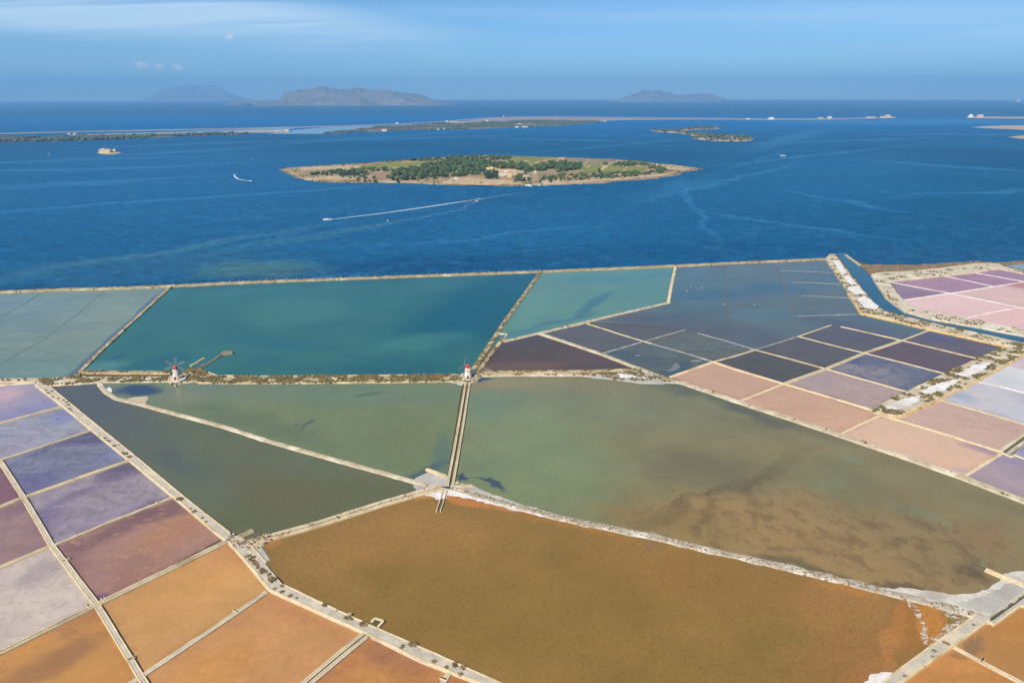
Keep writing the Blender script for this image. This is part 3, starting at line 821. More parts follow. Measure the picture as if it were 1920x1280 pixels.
pond('orange pan below the thin cross dike in the near right corner', [(1788, 1210), (1842, 1239), (1920, 1280), (2050, 1350), (1560, 1370), (1690, 1279)], A(193, 137, 80), alt=A(188, 131, 74), blobs=[(1790, 1215, 14, 6, 20, A(150, 116, 84), 0.7)], streak=0.10)

# ------------------------------------------------------------------ dikes
def D(label, pts, width, style='plain', z=0.75, mat=None, name='dike', cat='dike', gap=1.2, scrub=0.0, sr=(0.3, 0.75), wk=0.6, jit=0.22, group=None, smat=None, wmat=None):
    P = G2(pts, z)
    width, gap = width * wk, gap * wk
    h = width / 2
    if style == 'plain':
        o = strip(name, P, -h, h, z, -0.2, mat or DIKE, jit=jit, slope=0.5)
        root = o
    elif style == 'edged':
        z = min(z, 0.55)
        e = min(0.5, width * 0.2)
        root = strip(name, P, -h + e + 0.004, h - e - 0.004, z, -0.2, mat or GRAVEL, jit=0.0, slope=0.0)
        for s in (-1, 1):
            strip('edging', P, s * h, s * (h - e), z + 0.12, -0.2, CREAM, root, jit=0.05, slope=0.05)
    else:   # two banks with a channel of water between
        root = empty(name, (P[0].x, P[0].y, 0))
        g2 = gap / 2
        loc = [p - P[0] for p in P]
        for s in (-1, 1):
            if style == 'channel_thin':
                strip('bank', loc, s * g2, s * h, z, -0.2, mat or CREAM, root, jit=0.06, slope=0.15)
            else:
                e = min(0.5, (h - g2) * 0.3)
                b = strip('bank', loc, s * (g2 + e + 0.004), s * (h - e - 0.004), z, -0.2, mat or GRAVEL, root, jit=0.0, slope=0.0)
                strip('edging', loc, s * g2, s * (g2 + e), z + 0.1, -0.2, CREAM, b, jit=0.04, slope=0.04)
                strip('edging', loc, s * (h - e), s * h, z + 0.1, -0.2, CREAM, b, jit=0.04, slope=0.04)
        wv = strip('channel_water', loc, -g2 - 0.1, g2 + 0.1, 0.32, 0.0, wmat or CHWATER, root, jit=0, slope=0, zj=0.0)
    tag(root, label, cat, group)
    if scrub:
        q = line_scatter(P, -h * 0.85, h * 0.85, scrub * width)
        zz = z + 0.05
        off = P[0] if root.type == 'EMPTY' else Vector((0, 0))
        clumps('scrub', [(a - off.x, b - off.y, zz + 0.1) for a, b in q], [random.uniform(*sr) for _ in q], smat or SCRUB, root)
    return root


CHWATER = water('channel_brine', A(96, 92, 66), var=0.1, bump=0.02, z=0.3)

D('long pale sea dike with a row of posts, dividing lagoon from ponds', [(-220, 552), (0, 546), (120, 541.5), (230, 538.5), (323, 535), (450, 528.5), (950, 510.3), (1012, 508), (1270, 497.2), (1380, 491.8), (1548, 484.5)], 6.0, z=1.1, scrub=0.16, jit=0.7, name='sea_dike', wk=0.8)
D('slanting narrow dike between the grey green pond and the large teal pond', [(321, 536), (236, 613), (190, 656), (152, 694), (144, 702)], 2.6, scrub=0.2, jit=0.2, wk=0.85)
D('shrubby dike along the near shore of the teal pond, ending at the left windmill', [(152, 695.5), (240, 697), (322, 697)], 3.2, scrub=0.9, wk=1.0)
D('cream edged dike under the grey green pond', [(-240, 720), (0, 712.3), (68, 711), (120, 709.5), (190, 708.5), (318, 708)], 4.6, mat=PALE, scrub=0.35, wk=0.9)
D('thin cream dike above the lilac pans', [(-240, 731), (0, 720.2), (66, 715.3)], 2.2, mat=CREAM)
D('straight stone dike slanting up from the right windmill to the sea dike', [(889, 690), (921, 641), (950, 597), (1014, 508.5)], 2.8, scrub=0.55, jit=0.3, wk=1.0)
D('short stone dike beside the slim teal channel', [(896, 697), (920, 662), (943, 633)], 2.6, scrub=0.55, jit=0.3, wk=1.0)
D('short cross dike closing the slim teal channel', [(930, 624.5), (952, 625.2), (944, 636)], 1.4, mat=PALE)
D('bent dike edging the brown triangle and pale teal pond', [(944, 639), (962, 635), (1010, 624), (1104, 601.5), (1160, 588), (1252, 567)], 2.9, mat=PALE, scrub=0.1, jit=0.25, wk=0.75)
D('short pale dike rising to the sea dike beside the slate blue pan', [(1253, 567), (1259, 535), (1267, 498)], 2.8, mat=CREAM, scrub=0.08, wk=0.75)
D('straight grey dike from the brown triangle down to the spit', [(1012, 624.5), (1069, 643), (1127, 662.5), (1180, 683), (1250, 709)], 3.4, mat=PALE, scrub=0.08, wk=0.75)
D('shrubby double dike under the brown triangle', [(896, 696.5), (980, 695.5), (1100, 694.5), (1205, 691.5)], 2.4, scrub=0.6, wk=1.0)
D('sandy dike running along the top of the mottled pond', [(892, 703), (980, 701.5), (1100, 702), (1160, 702)], 3.0, mat=PALE, scrub=0.4, wk=1.0)
D('long straight gravel bank between the pink pans and mottled pond', [(1240, 708), (1280, 716.5), (1380, 750.5), (1480, 783), (1575, 814.5), (1690, 853), (1805, 893.5), (1920, 937.5), (2060, 990)], 4.6, mat=PALE, scrub=0.05, z=0.9, wk=0.75)
# right-hand grid
TH = dict(mat=CREAM, jit=0.18, wk=0.5)
RIDGE = earth('silty_ridge', A(176, 174, 170), A(134, 138, 142), A(196, 190, 182), 0.6, 0.9, 0.4)
D('thick cream ridge between dark grey pans', [(1101, 606), (1160, 625), (1222, 643.8)], 1.6, z=0.45, **TH)
D('rough salt ridge from the straight grey dike up into the slate pan', [(1127, 662.5), (1204, 640.3), (1284, 617.5)], 1.3, z=0.42, mat=RIDGE, jit=0.5)
D('crumbling salt ridge falling to the pink pan corner', [(1222, 643.8), (1280, 660), (1338, 677.5)], 1.5, z=0.42, mat=RIDGE, jit=0.6)
D('thin salt ridge above the olive grey pan', [(1308, 624), (1360, 638), (1416, 655)], 0.9, z=0.42, mat=RIDGE, jit=0.5)
D('pale ridge along the top of the tan pink pan', [(1256, 706), (1338, 677.5)], 2.6, z=0.6, mat=CREAM)
D('double ridge carrying on from the pink pan corner', [(1338, 677.5), (1378, 667), (1416.5, 655)], 2.0, z=0.5, style='channel_thin', gap=0.7)
D('broken dark and white ridge in the middle of the slate pans', [(1416.5, 655), (1460, 641.5), (1494, 631)], 1.0, z=0.4, mat=RIDGE, jit=0.8)
D('short white ridge ending inside the slate pan', [(1494, 631), (1528, 619.5), (1558.6, 608.7)], 1.0, z=0.42, **TH)
D('cream ridge between the near black slate pan and the tan pink pan', [(1338, 677.5), (1380, 692), (1470, 718.4)], 2.2, z=0.6, **TH)
D('cream ridge between the greyish pink pan and tan pink pans', [(1470, 718.4), (1550, 742), (1633, 766.5), (1652, 777)], 2.2, z=0.6, **TH)
D('cream ridge under the dusky pink pan running to the sluice', [(1652, 777), (1760, 809), (1880, 846.5)], 2.2, z=0.6, **TH)
D('short cream cross ridge between two tan pink pans', [(1391, 749.5), (1470, 718.4)], 1.9, z=0.55, **TH)
D('double cream ridge running up through the slate pans', [(1470, 718.4), (1549, 690.5), (1622, 661), (1692, 637.3)], 3.4, z=0.6, style='channel_thin', gap=0.9)
D('single cream ridge joining the sandy embankment', [(1692, 637.3), (1746, 617)], 1.4, z=0.5, **TH)
D('cream ridge under the dark blue grey pan', [(1416.5, 655.3), (1480, 672), (1548, 690.5)], 1.3, z=0.5, **TH)
D('cream ridge over the greyish pink pan', [(1549, 691), (1620, 711), (1699, 732.8)], 1.3, z=0.5, **TH)
D('thin cream ridge rising from the broken ridge', [(1497, 630), (1560, 646.5), (1622, 661.5)], 1.2, z=0.45, **TH)
D('cream ridge over the blue slate pan', [(1622, 661.5), (1700, 681), (1771, 699.5)], 1.3, z=0.5, **TH)
D('thick white ridge stub standing free in the slate pan', [(1577, 611.7), (1630, 623.5), (1691, 637.5)], 1.9, z=0.5, **TH)
D('cream ridge between the two purple slate pans', [(1691, 637.5), (1760, 654), (1837, 672.3)], 1.4, z=0.5, **TH)
for k, (lab, pts) in enumerate([
        ('faint salt ridge nearest the sea dike in the slate blue pan', [(1464, 507), (1510, 508.5), (1557, 511)]),
        ('faint salt ridge second from the sea dike in the slate blue pan', [(1484, 528.6), (1530, 530), (1577, 533)]),
        ('faint salt ridge third from the sea dike in the slate blue pan', [(1505, 554.3), (1550, 556), (1592, 558.3)]),
        ('low white ridge closing the slate blue pan beside the embankment', [(1495, 592.3), (1555, 590.3), (1614, 588.3)])]):
    D(lab, pts, 0.9 if k < 3 else 1.2, z=0.3, mat=RIDGE, jit=0.4, wk=0.5)
D('violet grey double ridge slanting through the slate blue pan', [(1453, 494), (1466, 522), (1480, 560), (1493, 592)], 2.0, z=0.3, style='channel_thin', mat=earth('violet_grey_mud', A(140, 138, 152), A(112, 112, 130)), gap=1.0)
D('violet grey sunken double ridge across the slate blue pan', [(1358, 496.5), (1361, 545), (1365, 597)], 2.2, z=0.3, style='channel_thin', mat=MATS['violet_grey_mud'], gap=1.3)
for k, (lab, pts) in enumerate([
        ('sunken grey ridge slanting across the whole grey green pond', [(195, 545), (150, 584), (85, 634), (0, 682), (-60, 716)]),
        ('sunken grey ridge slanting across the far corner of the grey green pond', [(76, 549), (40, 573), (0, 594), (-50, 622)]),
        ('sunken cross ridge nearest the sea dike in the grey green pond', [(20, 579), (150, 575), (272, 571)]),
        ('sunken cross ridge through the middle of the grey green pond', [(-60, 619), (100, 614), (222, 609.5)]),
        ('sunken cross ridge nearest the windmills in the grey green pond', [(-80, 664), (60, 659), (180, 655)])]):
    D(lab, pts, 1.3 if k < 2 else 0.9, z=0.24, mat=earth('sunken_mud_%d' % k, A(112, 130, 138), A(118, 138, 142)), jit=0.3)
# far pink pans
SA = dict(mat=SALT, z=0.5)
D('white ridge above the purple wedge pan', [(1668, 528), (1725, 539), (1783, 549.5)], 1.6, **SA)
D('white ridge between the purple magenta pans', [(1765, 516), (1815, 526), (1866, 537.3)], 1.4, **SA)
D('white ridge between the two far magenta pans', [(1821, 510), (1868, 518), (1919, 527.3)], 1.4, **SA)
D('white ridge between the purple pans and the pink salt pans', [(1692, 562.5), (1783, 549.5), (1850, 539), (1920, 528), (2080, 505)], 1.9, **SA)
D('white ridge between the beige pink and pink salt pans', [(1783, 549.5), (1845, 562), (1911, 575.6), (2080, 611)], 2.6, **SA)
D('faint white ridge between the two pink salt pans', [(1813, 594.8), (1860, 584.5), (1911, 575.6)], 1.6, **SA)
# sluice corner
D('double channel of pale concrete rails beside the dusky pink pan', [(1884, 846), (1925, 817), (1990, 775)], 4.6, style='channel_thin', mat=PALE, gap=1.6, z=0.9, wk=0.9)
D('cream cross dike between the rosy pink pan and violet pan', [(1807, 893), (1845, 869), (1881, 847)], 1.9, z=0.6, **TH)
D('cream dike stepping away from the sluice', [(1881, 848.5), (1895, 855), (1904, 852), (1920, 858.5), (2050, 897)], 1.5, z=0.6, **TH)
D('thin pale ridge between the tan pink pan and rosy pink pan', [(1574, 813.5), (1612, 795), (1651, 777)], 1.4, z=0.5, **{'mat': CREAM})
D('pale ridge under the bluish white pan', [(1757, 747), (1838, 770), (1920, 793.5), (2060, 832)], 1.9, z=0.55, mat=PALE)
D('thin ridge between the white pan and bluish white pan', [(1830, 714), (1875, 724), (1920, 735.5), (2060, 772)], 1.1, z=0.45, mat=SALT)
# left pans
D('double cream dike between the pale lilac pan and blue lilac pan', [(-240, 861), (0, 792.5), (60, 776.5), (119, 761)], 2.6, style='edged', z=0.6)
D('cream edged dike between the blue lilac pan and blue violet pan', [(-270, 945), (0, 862), (86, 834), (173, 805.5)], 2.3, style='edged', z=0.6)
D('cream channel dike under the blue violet pan', [(-280, 1056), (0, 948.7), (44, 931), (140, 897.5), (244, 861)], 3.2, style='channel_thin', z=0.6, gap=0.8)
D('cream dike with a narrow channel between the lilac pan and mauve brown pan', [(101, 1021), (210, 976), (327, 930)], 2.0, style='edged', z=0.6)
D('cream channel dike above the pale grey pink pan', [(-300, 1186), (0, 1062), (96, 1021.5)], 2.8, style='channel_thin', z=0.6, gap=0.7)
D('cream dike with a central rill, above the plain orange pan', [(-320, 1388), (0, 1222), (90, 1177.5), (182, 1132), (300, 1075), (428, 1012.5)], 3.5, style='channel', z=0.7, gap=0.7)
D('gravel dike with cream edges, between the plain and the wide orange pans', [(500, 1108.5), (400, 1176.5), (268, 1264), (190, 1316)], 2.7, style='edged', z=0.7)
D('long gravel dike with cream edges crossing all the left pans', [(0, 863), (44, 931), (97, 1021), (182, 1133), (262, 1264), (310, 1340)], 3.0, style='edged', z=0.66)
D('gravel channel dike running down from the stone basin', [(688, 1187), (630, 1234), (576, 1279.5), (500, 1345)], 5.2, style='channel', z=0.75, gap=0.9)
D('short gravel cross dike with cream edges at the frame bottom', [(845, 1255), (829, 1280), (790, 1340)], 2.6, style='edged', z=0.7)
D('thin gravel cross dike between the two near right pans', [(1788, 1211), (1841, 1239.5), (1920, 1281), (2040, 1345)], 2.2, style='edged', z=0.7)
# central channel and curved dikes
D('pale twin walled channel from the right windmill to the salt junction', [(877, 717), (866, 785), (855, 850), (844, 908)], 4.6, style='channel', z=0.9, gap=1.5, mat=PALE, wk=0.72)
D('curved thin stone dike between the dark triangle and green pond', [(186, 715.6), (190, 724), (199, 734.5), (217, 746), (261, 756.5), (338.5, 777.5), (417, 798), (500, 825), (640, 864), (778, 902), (800, 908)], 2.7, mat=PALE, scrub=0.10, smat=BROWNSCRUB, sr=(0.15, 0.35), jit=0.35, wk=0.8)
D('long channel dike with a dark rill, from the salt junction to the shrubby bend', [(829, 912), (770, 928), (715, 944), (600, 980.5), (520, 1003), (462, 1018)], 4.6, style='channel', z=0.8, gap=1.1, mat=GRAVEL, scrub=0.5, smat=BROWNSCRUB, sr=(0.15, 0.35), wk=0.85)
D('long winding salty dike dividing the mottled pond and golden brown pond', [(845, 915), (880, 923), (930, 938), (1000, 955.5), (1045, 968), (1100, 980), (1220, 1003.5), (1330, 1030), (1400, 1044.5), (1520, 1073), (1600, 1092), (1690, 1115), (1765, 1133), (1830, 1152), (1856, 1163)], 3.2, mat=RUBBLE, scrub=0.75, smat=BROWNSCRUB, jit=0.9, z=0.8, sr=(0.14, 0.36), wk=0.85)
for lab, pts, wd in [
        ('cream twin outlet walls reaching into the dark triangle pond', [(441, 1008), (474, 992.5)], 2.3),
        ('cream twin outlet walls reaching into the golden brown pond', [(834, 919), (822, 957)], 2.5),
        ('cream twin outlet walls on the green side of the salt junction', [(836, 891), (799, 878)], 1.8),
        ('cream twin outlet walls on the mottled side of the salt junction', [(848, 913), (886, 909.3)], 1.7),
        ('sunlit cream twin outlet walls by the white salt beach', [(1848, 1066), (1925, 1098), (1960, 1112)], 2.3)]:
    D(lab, pts, wd, style='channel_thin', z=0.95, gap=wd * 0.62, wmat=MUD, name='outlet_wall', cat='outlet', wk=0.75)
D('submerged dark pair of stakes walls off the sunlit outlet', [(1826, 1057), (1848, 1066)], 1.2, style='channel_thin', z=0.3, gap=0.5, mat=MUD, name='outlet_wall', cat='outlet')
D('pale canal pier standing in the sea beside the canal mouth', [(1586, 477.5), (1598, 486), (1613, 497)], 2.6, mat=PALE, z=1.0, name='pier', cat='pier', wk=0.8)
D('cream pier behind the left windmill', [(357, 684.5), (370, 677.5), (383, 670)], 1.3, mat=CREAM, z=0.8, name='pier', cat='pier')
D('dark old pier reaching to the stone block in the teal pond', [(372, 688.5), (390, 680), (402, 673), (418, 661)], 1.5, mat=STONE, z=0.7, name='pier', cat='pier', wk=0.8)
D('ruined stone block at the end of the dark pier', [(417, 660), (426, 659), (436, 658)], 2.4, mat=STONE, z=1.6, name='ruined_block', cat='ruin', wk=1.0)
D('dark walled ditch beside the pale strip of the near right road', [(1854, 1163), (1890, 1137), (1922, 1114), (1990, 1062)], 2.4, style='channel_thin', z=0.8, gap=1.3, wmat=CHWATER, mat=GRAVEL, wk=0.9)


# ------------------------------------------------------------------ wide banks, roads, spits
def bank_thing(name, label, cat, px, z, mat, amp=0.3, edges=(), scrub_n=0, cut=-0.1, sc=0.12, smat=None, smin=0.3, smax=0.8, kind=None, holes=(), walls=()):
    P = G2(px, z)
    o = bank(name, rough2(P, 3.0, amp, seed=len(bpy.data.objects) * 0.7), z, -0.2, mat)
    tag(o, label, cat, kind=kind)
    for e in walls:
        strip('retaining_wall', G2(e, z * 0.6), -0.7, 0.7, z * 0.75, -0.2, OCHRESTONE, o, jit=0.35, slope=0.5)
    for e in edges:
        strip('edging', G2(e, z), -0.24, 0.24, z + 0.12, 0.0, CREAM, o, jit=0.06, slope=0.1)
    if scrub_n:
        q = [p for p in scatter(P, scrub_n, cut, sc, seed=len(bpy.data.objects)) if not any(inside(h, p) for h in holes)]
        clumps('scrub', [(a, b, z + 0.15) for a, b in q], [random.uniform(smin, smax) for _ in q], smat or SCRUB, o)
    return o


left_l = [(66, 720), (117, 759.5), (172, 805), (242, 861.5), (325.5, 930), (409, 1001), (424, 1012)]
left_r = [(96, 726), (182, 797), (255, 855.5), (346, 931.5), (431, 998)]
bank_thing('gravel_road', 'pale gravel road with cream edges and dark shrubs beside the lilac pans', 'road', left_l + [(440, 1008)] + left_r[::-1] + [(70, 712)], 0.85, GRAVEL, 0.12, edges=(left_l, left_r), kind='structure')
s_out = [(430, 1014), (441, 1027), (507, 1105), (582, 1139), (680, 1182.5), (790, 1236.5), (900, 1279), (1000, 1320)]
s_in = [(467, 1022), (499, 1058), (530, 1094.6), (546, 1102), (634, 1144), (697, 1172.7), (733, 1188), (837.5, 1234), (895, 1260), (1020, 1315)]
bank_thing('gravel_road', 'curving pale gravel road between the orange pans and the golden brown pond', 'road', s_out + s_in[::-1] + [(455, 1012)], 0.9, GRAVEL, 0.12, edges=(s_out, s_in[2:]), kind='structure')
u_l = [(1650, 1284), (1682, 1257), (1752, 1206), (1829, 1152)]
u_r = [(1680, 1284), (1784, 1210.5), (1852, 1163)]
bank_thing('gravel_road', 'pale grey gravel road in the near right corner beside the orange pans', 'road', [(1600, 1330)] + u_l + [(1856, 1158)] + u_r[::-1] + [(1640, 1320)], 0.9, GRAVEL, 0.12, edges=(u_l, u_r), kind='structure')
bank_thing('path', 'pale raised strip outside the dark ditch', 'path', [(1850, 1163), (1863, 1170), (1912, 1134.5), (1990, 1140), (1990, 1090), (1925, 1120), (1862, 1163)], 0.85, GREYSALT, 0.1, edges=([(1852, 1163), (1863, 1170), (1912, 1134.5), (1985, 1140)],), kind='structure')
bank_thing('embankment', 'rocky litter strewn junction at the end of the gravel road', 'embankment', [(430, 1004), (444, 1004), (462, 1012), (500, 1004), (509, 1010), (486, 1026), (470, 1030), (440, 1028), (424, 1012)], 0.82, PALE, 0.6, scrub_n=70, smat=BROWNSCRUB, smin=0.25, smax=0.6)
bank_thing('salt_beach', 'blue white salt tongue beside the dark slot by the shrubby bend', 'salt flat', [(468, 1021), (486, 1018), (497, 1035), (505, 1048), (498, 1053), (484, 1040)], 0.5, GREYSALT, 0.3, kind='structure')
D('dark slot channel walled in cream by the shrubby bend', [(466, 1024), (480, 1040), (494, 1056)], 2.6, style='channel_thin', z=0.85, gap=1.3, name='outlet_wall', cat='outlet', wk=0.9)
# stone basin at the head of the channel dike
root = empty('stone_basin', G(706, 1166, 0.0))
base = root.location.copy()
bp = [p - base.to_2d() for p in G2([(697, 1166), (703, 1159), (719, 1164), (709, 1175), (694, 1170)], 0.9)]
strip('wall', [bp[0], bp[1]], -0.4, 0.4, 1.15, -0.2, CREAM, root, jit=0.03, slope=0.03)
strip('wall', [bp[1], bp[2]], -0.4, 0.4, 1.12, -0.2, CREAM, root, jit=0.03, slope=0.03)
strip('wall', [bp[2], bp[3]], -0.4, 0.4, 1.16, -0.2, CREAM, root, jit=0.03, slope=0.03)
mesh_obj('basin_water', [(p.x, p.y, 0.95) for p in bp], [range(5)], CHWATER, root)
tag(root, 'small square stone basin of dark water at the head of the channel dike', 'basin')

e1l = [(1548, 484), (1566, 512), (1590, 548), (1616, 586.5), (1680, 601), (1746, 617), (1820, 633), (1890, 648.5)]
e1r = [(1566, 476.5), (1592, 510), (1618, 542), (1641.5, 572), (1661, 583), (1740, 603), (1840, 625), (1918, 642)]
SP1 = [[(1561, 489), (1573, 488), (1588, 512), (1578, 516)], [(1580, 518), (1592, 516), (1606, 532), (1596, 535)], [(1586, 540), (1610, 535), (1622, 550), (1606, 553)], [(1606, 560), (1622, 555), (1648, 574), (1640, 581), (1622, 578)]]
SP2 = [[(1656, 762), (1690, 748), (1728, 741), (1724, 753), (1690, 768), (1668, 768)], [(1726, 734), (1752, 721), (1790, 711), (1802, 711), (1774, 730), (1742, 740)], [(1790, 702), (1830, 683), (1862, 678), (1844, 695), (1812, 707)]]
bank_thing('embankment', 'long sandy embankment with white salt patches beside the canal', 'embankment', e1l + [(1898, 652), (1930, 648)] + e1r[::-1] + [(1556, 476)], 1.1, PALE, 0.6, scrub_n=900, cut=0.0, sc=0.1, edges=(e1l[3:],), holes=[G2(h_, 1.1) for h_ in SP1], walls=([(1590, 549.5), (1615, 588), (1680, 602.5), (1746, 618.5), (1820, 634.5), (1889, 650)],))
for k, pp in enumerate(SP1):
    o = sheet('salt_crust', rough2(G2(pp, 1.25), 2, 0.7, seed=k), 1.26 + 0.004 * k, SALT)
    tag(o, 'white salt crust on the sandy embankment, patch %s from the sea' % ('first', 'second', 'third', 'fourth')[k], 'salt patch', kind='structure')
e2 = [(1898, 643), (1830, 672), (1768, 701), (1698, 734), (1633, 766), (1640, 772), (1678, 778), (1690, 776), (1760, 746), (1830, 713), (1880, 685), (1930, 658), (2080, 640), (2080, 616), (1950, 640)]
bank_thing('embankment', 'broad shrubby embankment with large white salt patches among the pans', 'embankment', e2, 1.1, PALE, 0.6, scrub_n=1500, cut=-0.02, sc=0.14, edges=([(1690, 777.5), (1760, 747.5), (1830, 714), (1880, 686), (1930, 659)], [(1633, 767), (1668, 779), (1690, 777.5)]), smin=0.4, smax=1.0, holes=[G2(h_, 1.1) for h_ in SP2], walls=([(1634, 768), (1668, 780), (1690, 779), (1760, 748.5), (1830, 715), (1880, 687), (1930, 660)],))
for k, pp in enumerate(SP2):
    o = sheet('salt_crust', rough2(G2(pp, 1.25), 2, 1.0, seed=k + 20), 1.30 + 0.004 * k, SALT)
    tag(o, 'large white salt patch on the shrubby embankment, %s the pink pans' % ('nearest', 'middle one of three beside', 'farthest from')[k], 'salt patch', kind='structure')
spit = [(1100, 703), (1150, 699), (1204, 693), (1242, 705), (1262, 712), (1288, 718), (1250, 717.5), (1240, 719), (1200, 717.5), (1150, 710.5), (1110, 707)]
bank_thing('spit', 'white edged sandy spit below the brown triangle', 'spit', spit, 0.62, GREYSALT, 0.5, scrub_n=330, cut=0.0)
o = sheet('salt_crust', rough2(G2([(1146, 704), (1160, 700), (1180, 703), (1214, 706), (1218, 711), (1180, 709), (1160, 708)], 0.8), 2, 0.8, seed=31), 0.82, SALT)
tag(o, 'bright white salt crust lying on the sandy spit', 'salt patch', kind='structure')
bank_thing('embankment', 'wide olive scrub bank between the two windmills', 'embankment', [(356, 690), (372, 688), (386, 695), (406, 702.5), (450, 703.5), (500, 704), (860, 701), (868, 714), (690, 716.5), (500, 718), (380, 718), (366, 715), (345, 712), (340, 700)], 0.8, DIKE, 0.5, scrub_n=2600, cut=-0.18, sc=0.16, smin=0.3, smax=0.75,
           edges=([(372, 717), (500, 717.6), (690, 716.2), (850, 714.2)], [(372, 690), (386, 696), (406, 703), (500, 704.6), (680, 703.2), (852, 701.6)]))
bank_thing('embankment', 'scrub grown dike end between the road and left windmill', 'embankment', [(70, 711), (150, 705), (200, 707), (318, 706), (322, 714), (190, 716), (100, 720), (84, 722)], 0.9, PALE, 0.4, scrub_n=600, cut=-0.05, sc=0.15)
bank_thing('canal_bank', 'pale sandy canal bank curving round the pink pans', 'bank', [(1633, 514), (1645, 511), (1700, 508), (1760, 502.5), (1830, 493), (1872, 494), (1882, 499), (1925, 509), (2080, 530), (2080, 536), (1920, 512), (1874, 503), (1820, 511), (1760, 517), (1666, 527), (1680, 546), (1696, 564), (1719, 579), (1802, 594), (1920, 617.5), (2090, 655), (2090, 668), (1920, 629), (1830, 612), (1746, 597.5), (1695, 583.5), (1661, 558), (1644, 533)], 1.15, BANKSALT, 0.5, scrub_n=520, cut=0.12, sc=0.09,
           edges=([(1662, 526.5), (1760, 516.5), (1820, 510.5), (1874, 502.5)], [(1646, 536), (1662, 558), (1696, 583), (1746, 597), (1830, 611.5)]), walls=([(1661, 527), (1760, 517.2), (1820, 511.2), (1874, 503.2)],))
bank_thing('salt_marsh', 'low brownish grassy marsh at the lagoon edge beside the canal mouth', 'marsh', [(1612, 495), (1650, 496.5), (1717, 497), (1774, 493), (1827, 490), (1872, 492), (1925, 489), (2100, 484), (2100, 488), (1925, 493.5), (1872, 495), (1844, 494.5), (1770, 501), (1700, 507.5), (1650, 511), (1628, 511.5)], 0.75, earth('marsh_grass', A(150, 136, 106), A(118, 108, 80), A(128, 122, 88), 0.15, 0.8, 0.5), 0.8, scrub_n=900, cut=-0.1, sc=0.06, smat=BROWNSCRUB, smin=0.4, smax=1.0)
# salt flats round the junction and at the near right corner
for k, (lab, pp, mt, zz) in enumerate([
        ('grey white salt flat in the green corner of the junction', [(776, 899), (792, 889), (806, 882), (822, 888), (842, 892), (842, 912), (812, 912), (790, 906)], GREYSALT, 0.46),
        ('small grey salt flat between the curved dike and channel dike', [(778, 903), (800, 908), (826, 908), (800, 916), (780, 921), (777, 912)], GREYSALT, 0.47),
        ('grey white salt shore on the mottled side of the junction', [(846, 906), (862, 904), (890, 910), (914, 922), (948, 936), (1000, 950), (1046, 964), (1030, 966), (960, 950), (900, 932), (846, 922)], GREYSALT, 0.48),
        ('white salt shore on the golden side of the junction', [(790, 924), (826, 914), (860, 920), (900, 928), (950, 942), (1004, 958), (1046, 970), (1010, 966), (950, 952), (890, 937), (840, 927), (836, 934), (824, 936), (800, 928)], SALT, 0.50),
        ('white salt beach in the near right corner of the mottled pond', [(1650, 1101), (1664, 1101), (1719, 1104), (1784, 1113), (1817, 1112), (1854, 1103), (1872, 1091), (1880, 1079), (1894, 1072.5), (1925, 1070), (2010, 1062), (2010, 1100), (1925, 1110), (1854, 1160), (1828, 1150), (1762, 1131), (1700, 1114)], STREAKSALT, 0.46),
        ('grey salt flat behind the sunlit outlet walls', [(1870, 1103), (1900, 1090), (1940, 1092), (1930, 1106), (1866, 1152), (1830, 1143), (1790, 1130), (1830, 1122)], GREYSALT, 0.53),
        ('ragged white salt shore in the near right corner of the golden pond', [(1646, 1103), (1680, 1112), (1740, 1127), (1800, 1143), (1846, 1157), (1790, 1188), (1752, 1208), (1730, 1206), (1752, 1190), (1774, 1172), (1772, 1152), (1756, 1138), (1720, 1126), (1690, 1120), (1668, 1112)], SALTBITS, 0.51),
        ('curved ragged salt ridge in the orange shallows', [(1700, 1122), (1712, 1126), (1724, 1140), (1732, 1160), (1738, 1178), (1742, 1200), (1730, 1208), (1727, 1188), (1722, 1165), (1714, 1146), (1704, 1134)], SALTBITS, 0.43),
        ('salt shore at the frame bottom beside the near right road', [(1612, 1284), (1630, 1266), (1656, 1258), (1684, 1254), (1660, 1282)], SALT, 0.44),
        ('triangular sandbar beside the curved dike', [(236, 747.5), (252, 744), (276, 742.5), (279, 745), (273, 757), (258, 754.5)], earth('pale_sand', A(206, 194, 168), A(186, 176, 152)), 0.44),
        ('small white salt spot at the head of the curved dike', [(201, 728), (206, 725), (211, 732), (208, 736), (202, 734)], SALT, 0.45),
        ('pale salt apron left of the right windmill', [(840, 717), (868, 715.5), (869, 722), (858, 721)], GREYSALT, 0.43)]):
    o = sheet('salt_beach', rough2(G2(pp, zz), 1.2, 0.9 if mt is not SALT else 1.3, seed=k + 50), zz, mt)
    tag(o, lab, 'salt flat', kind='structure')

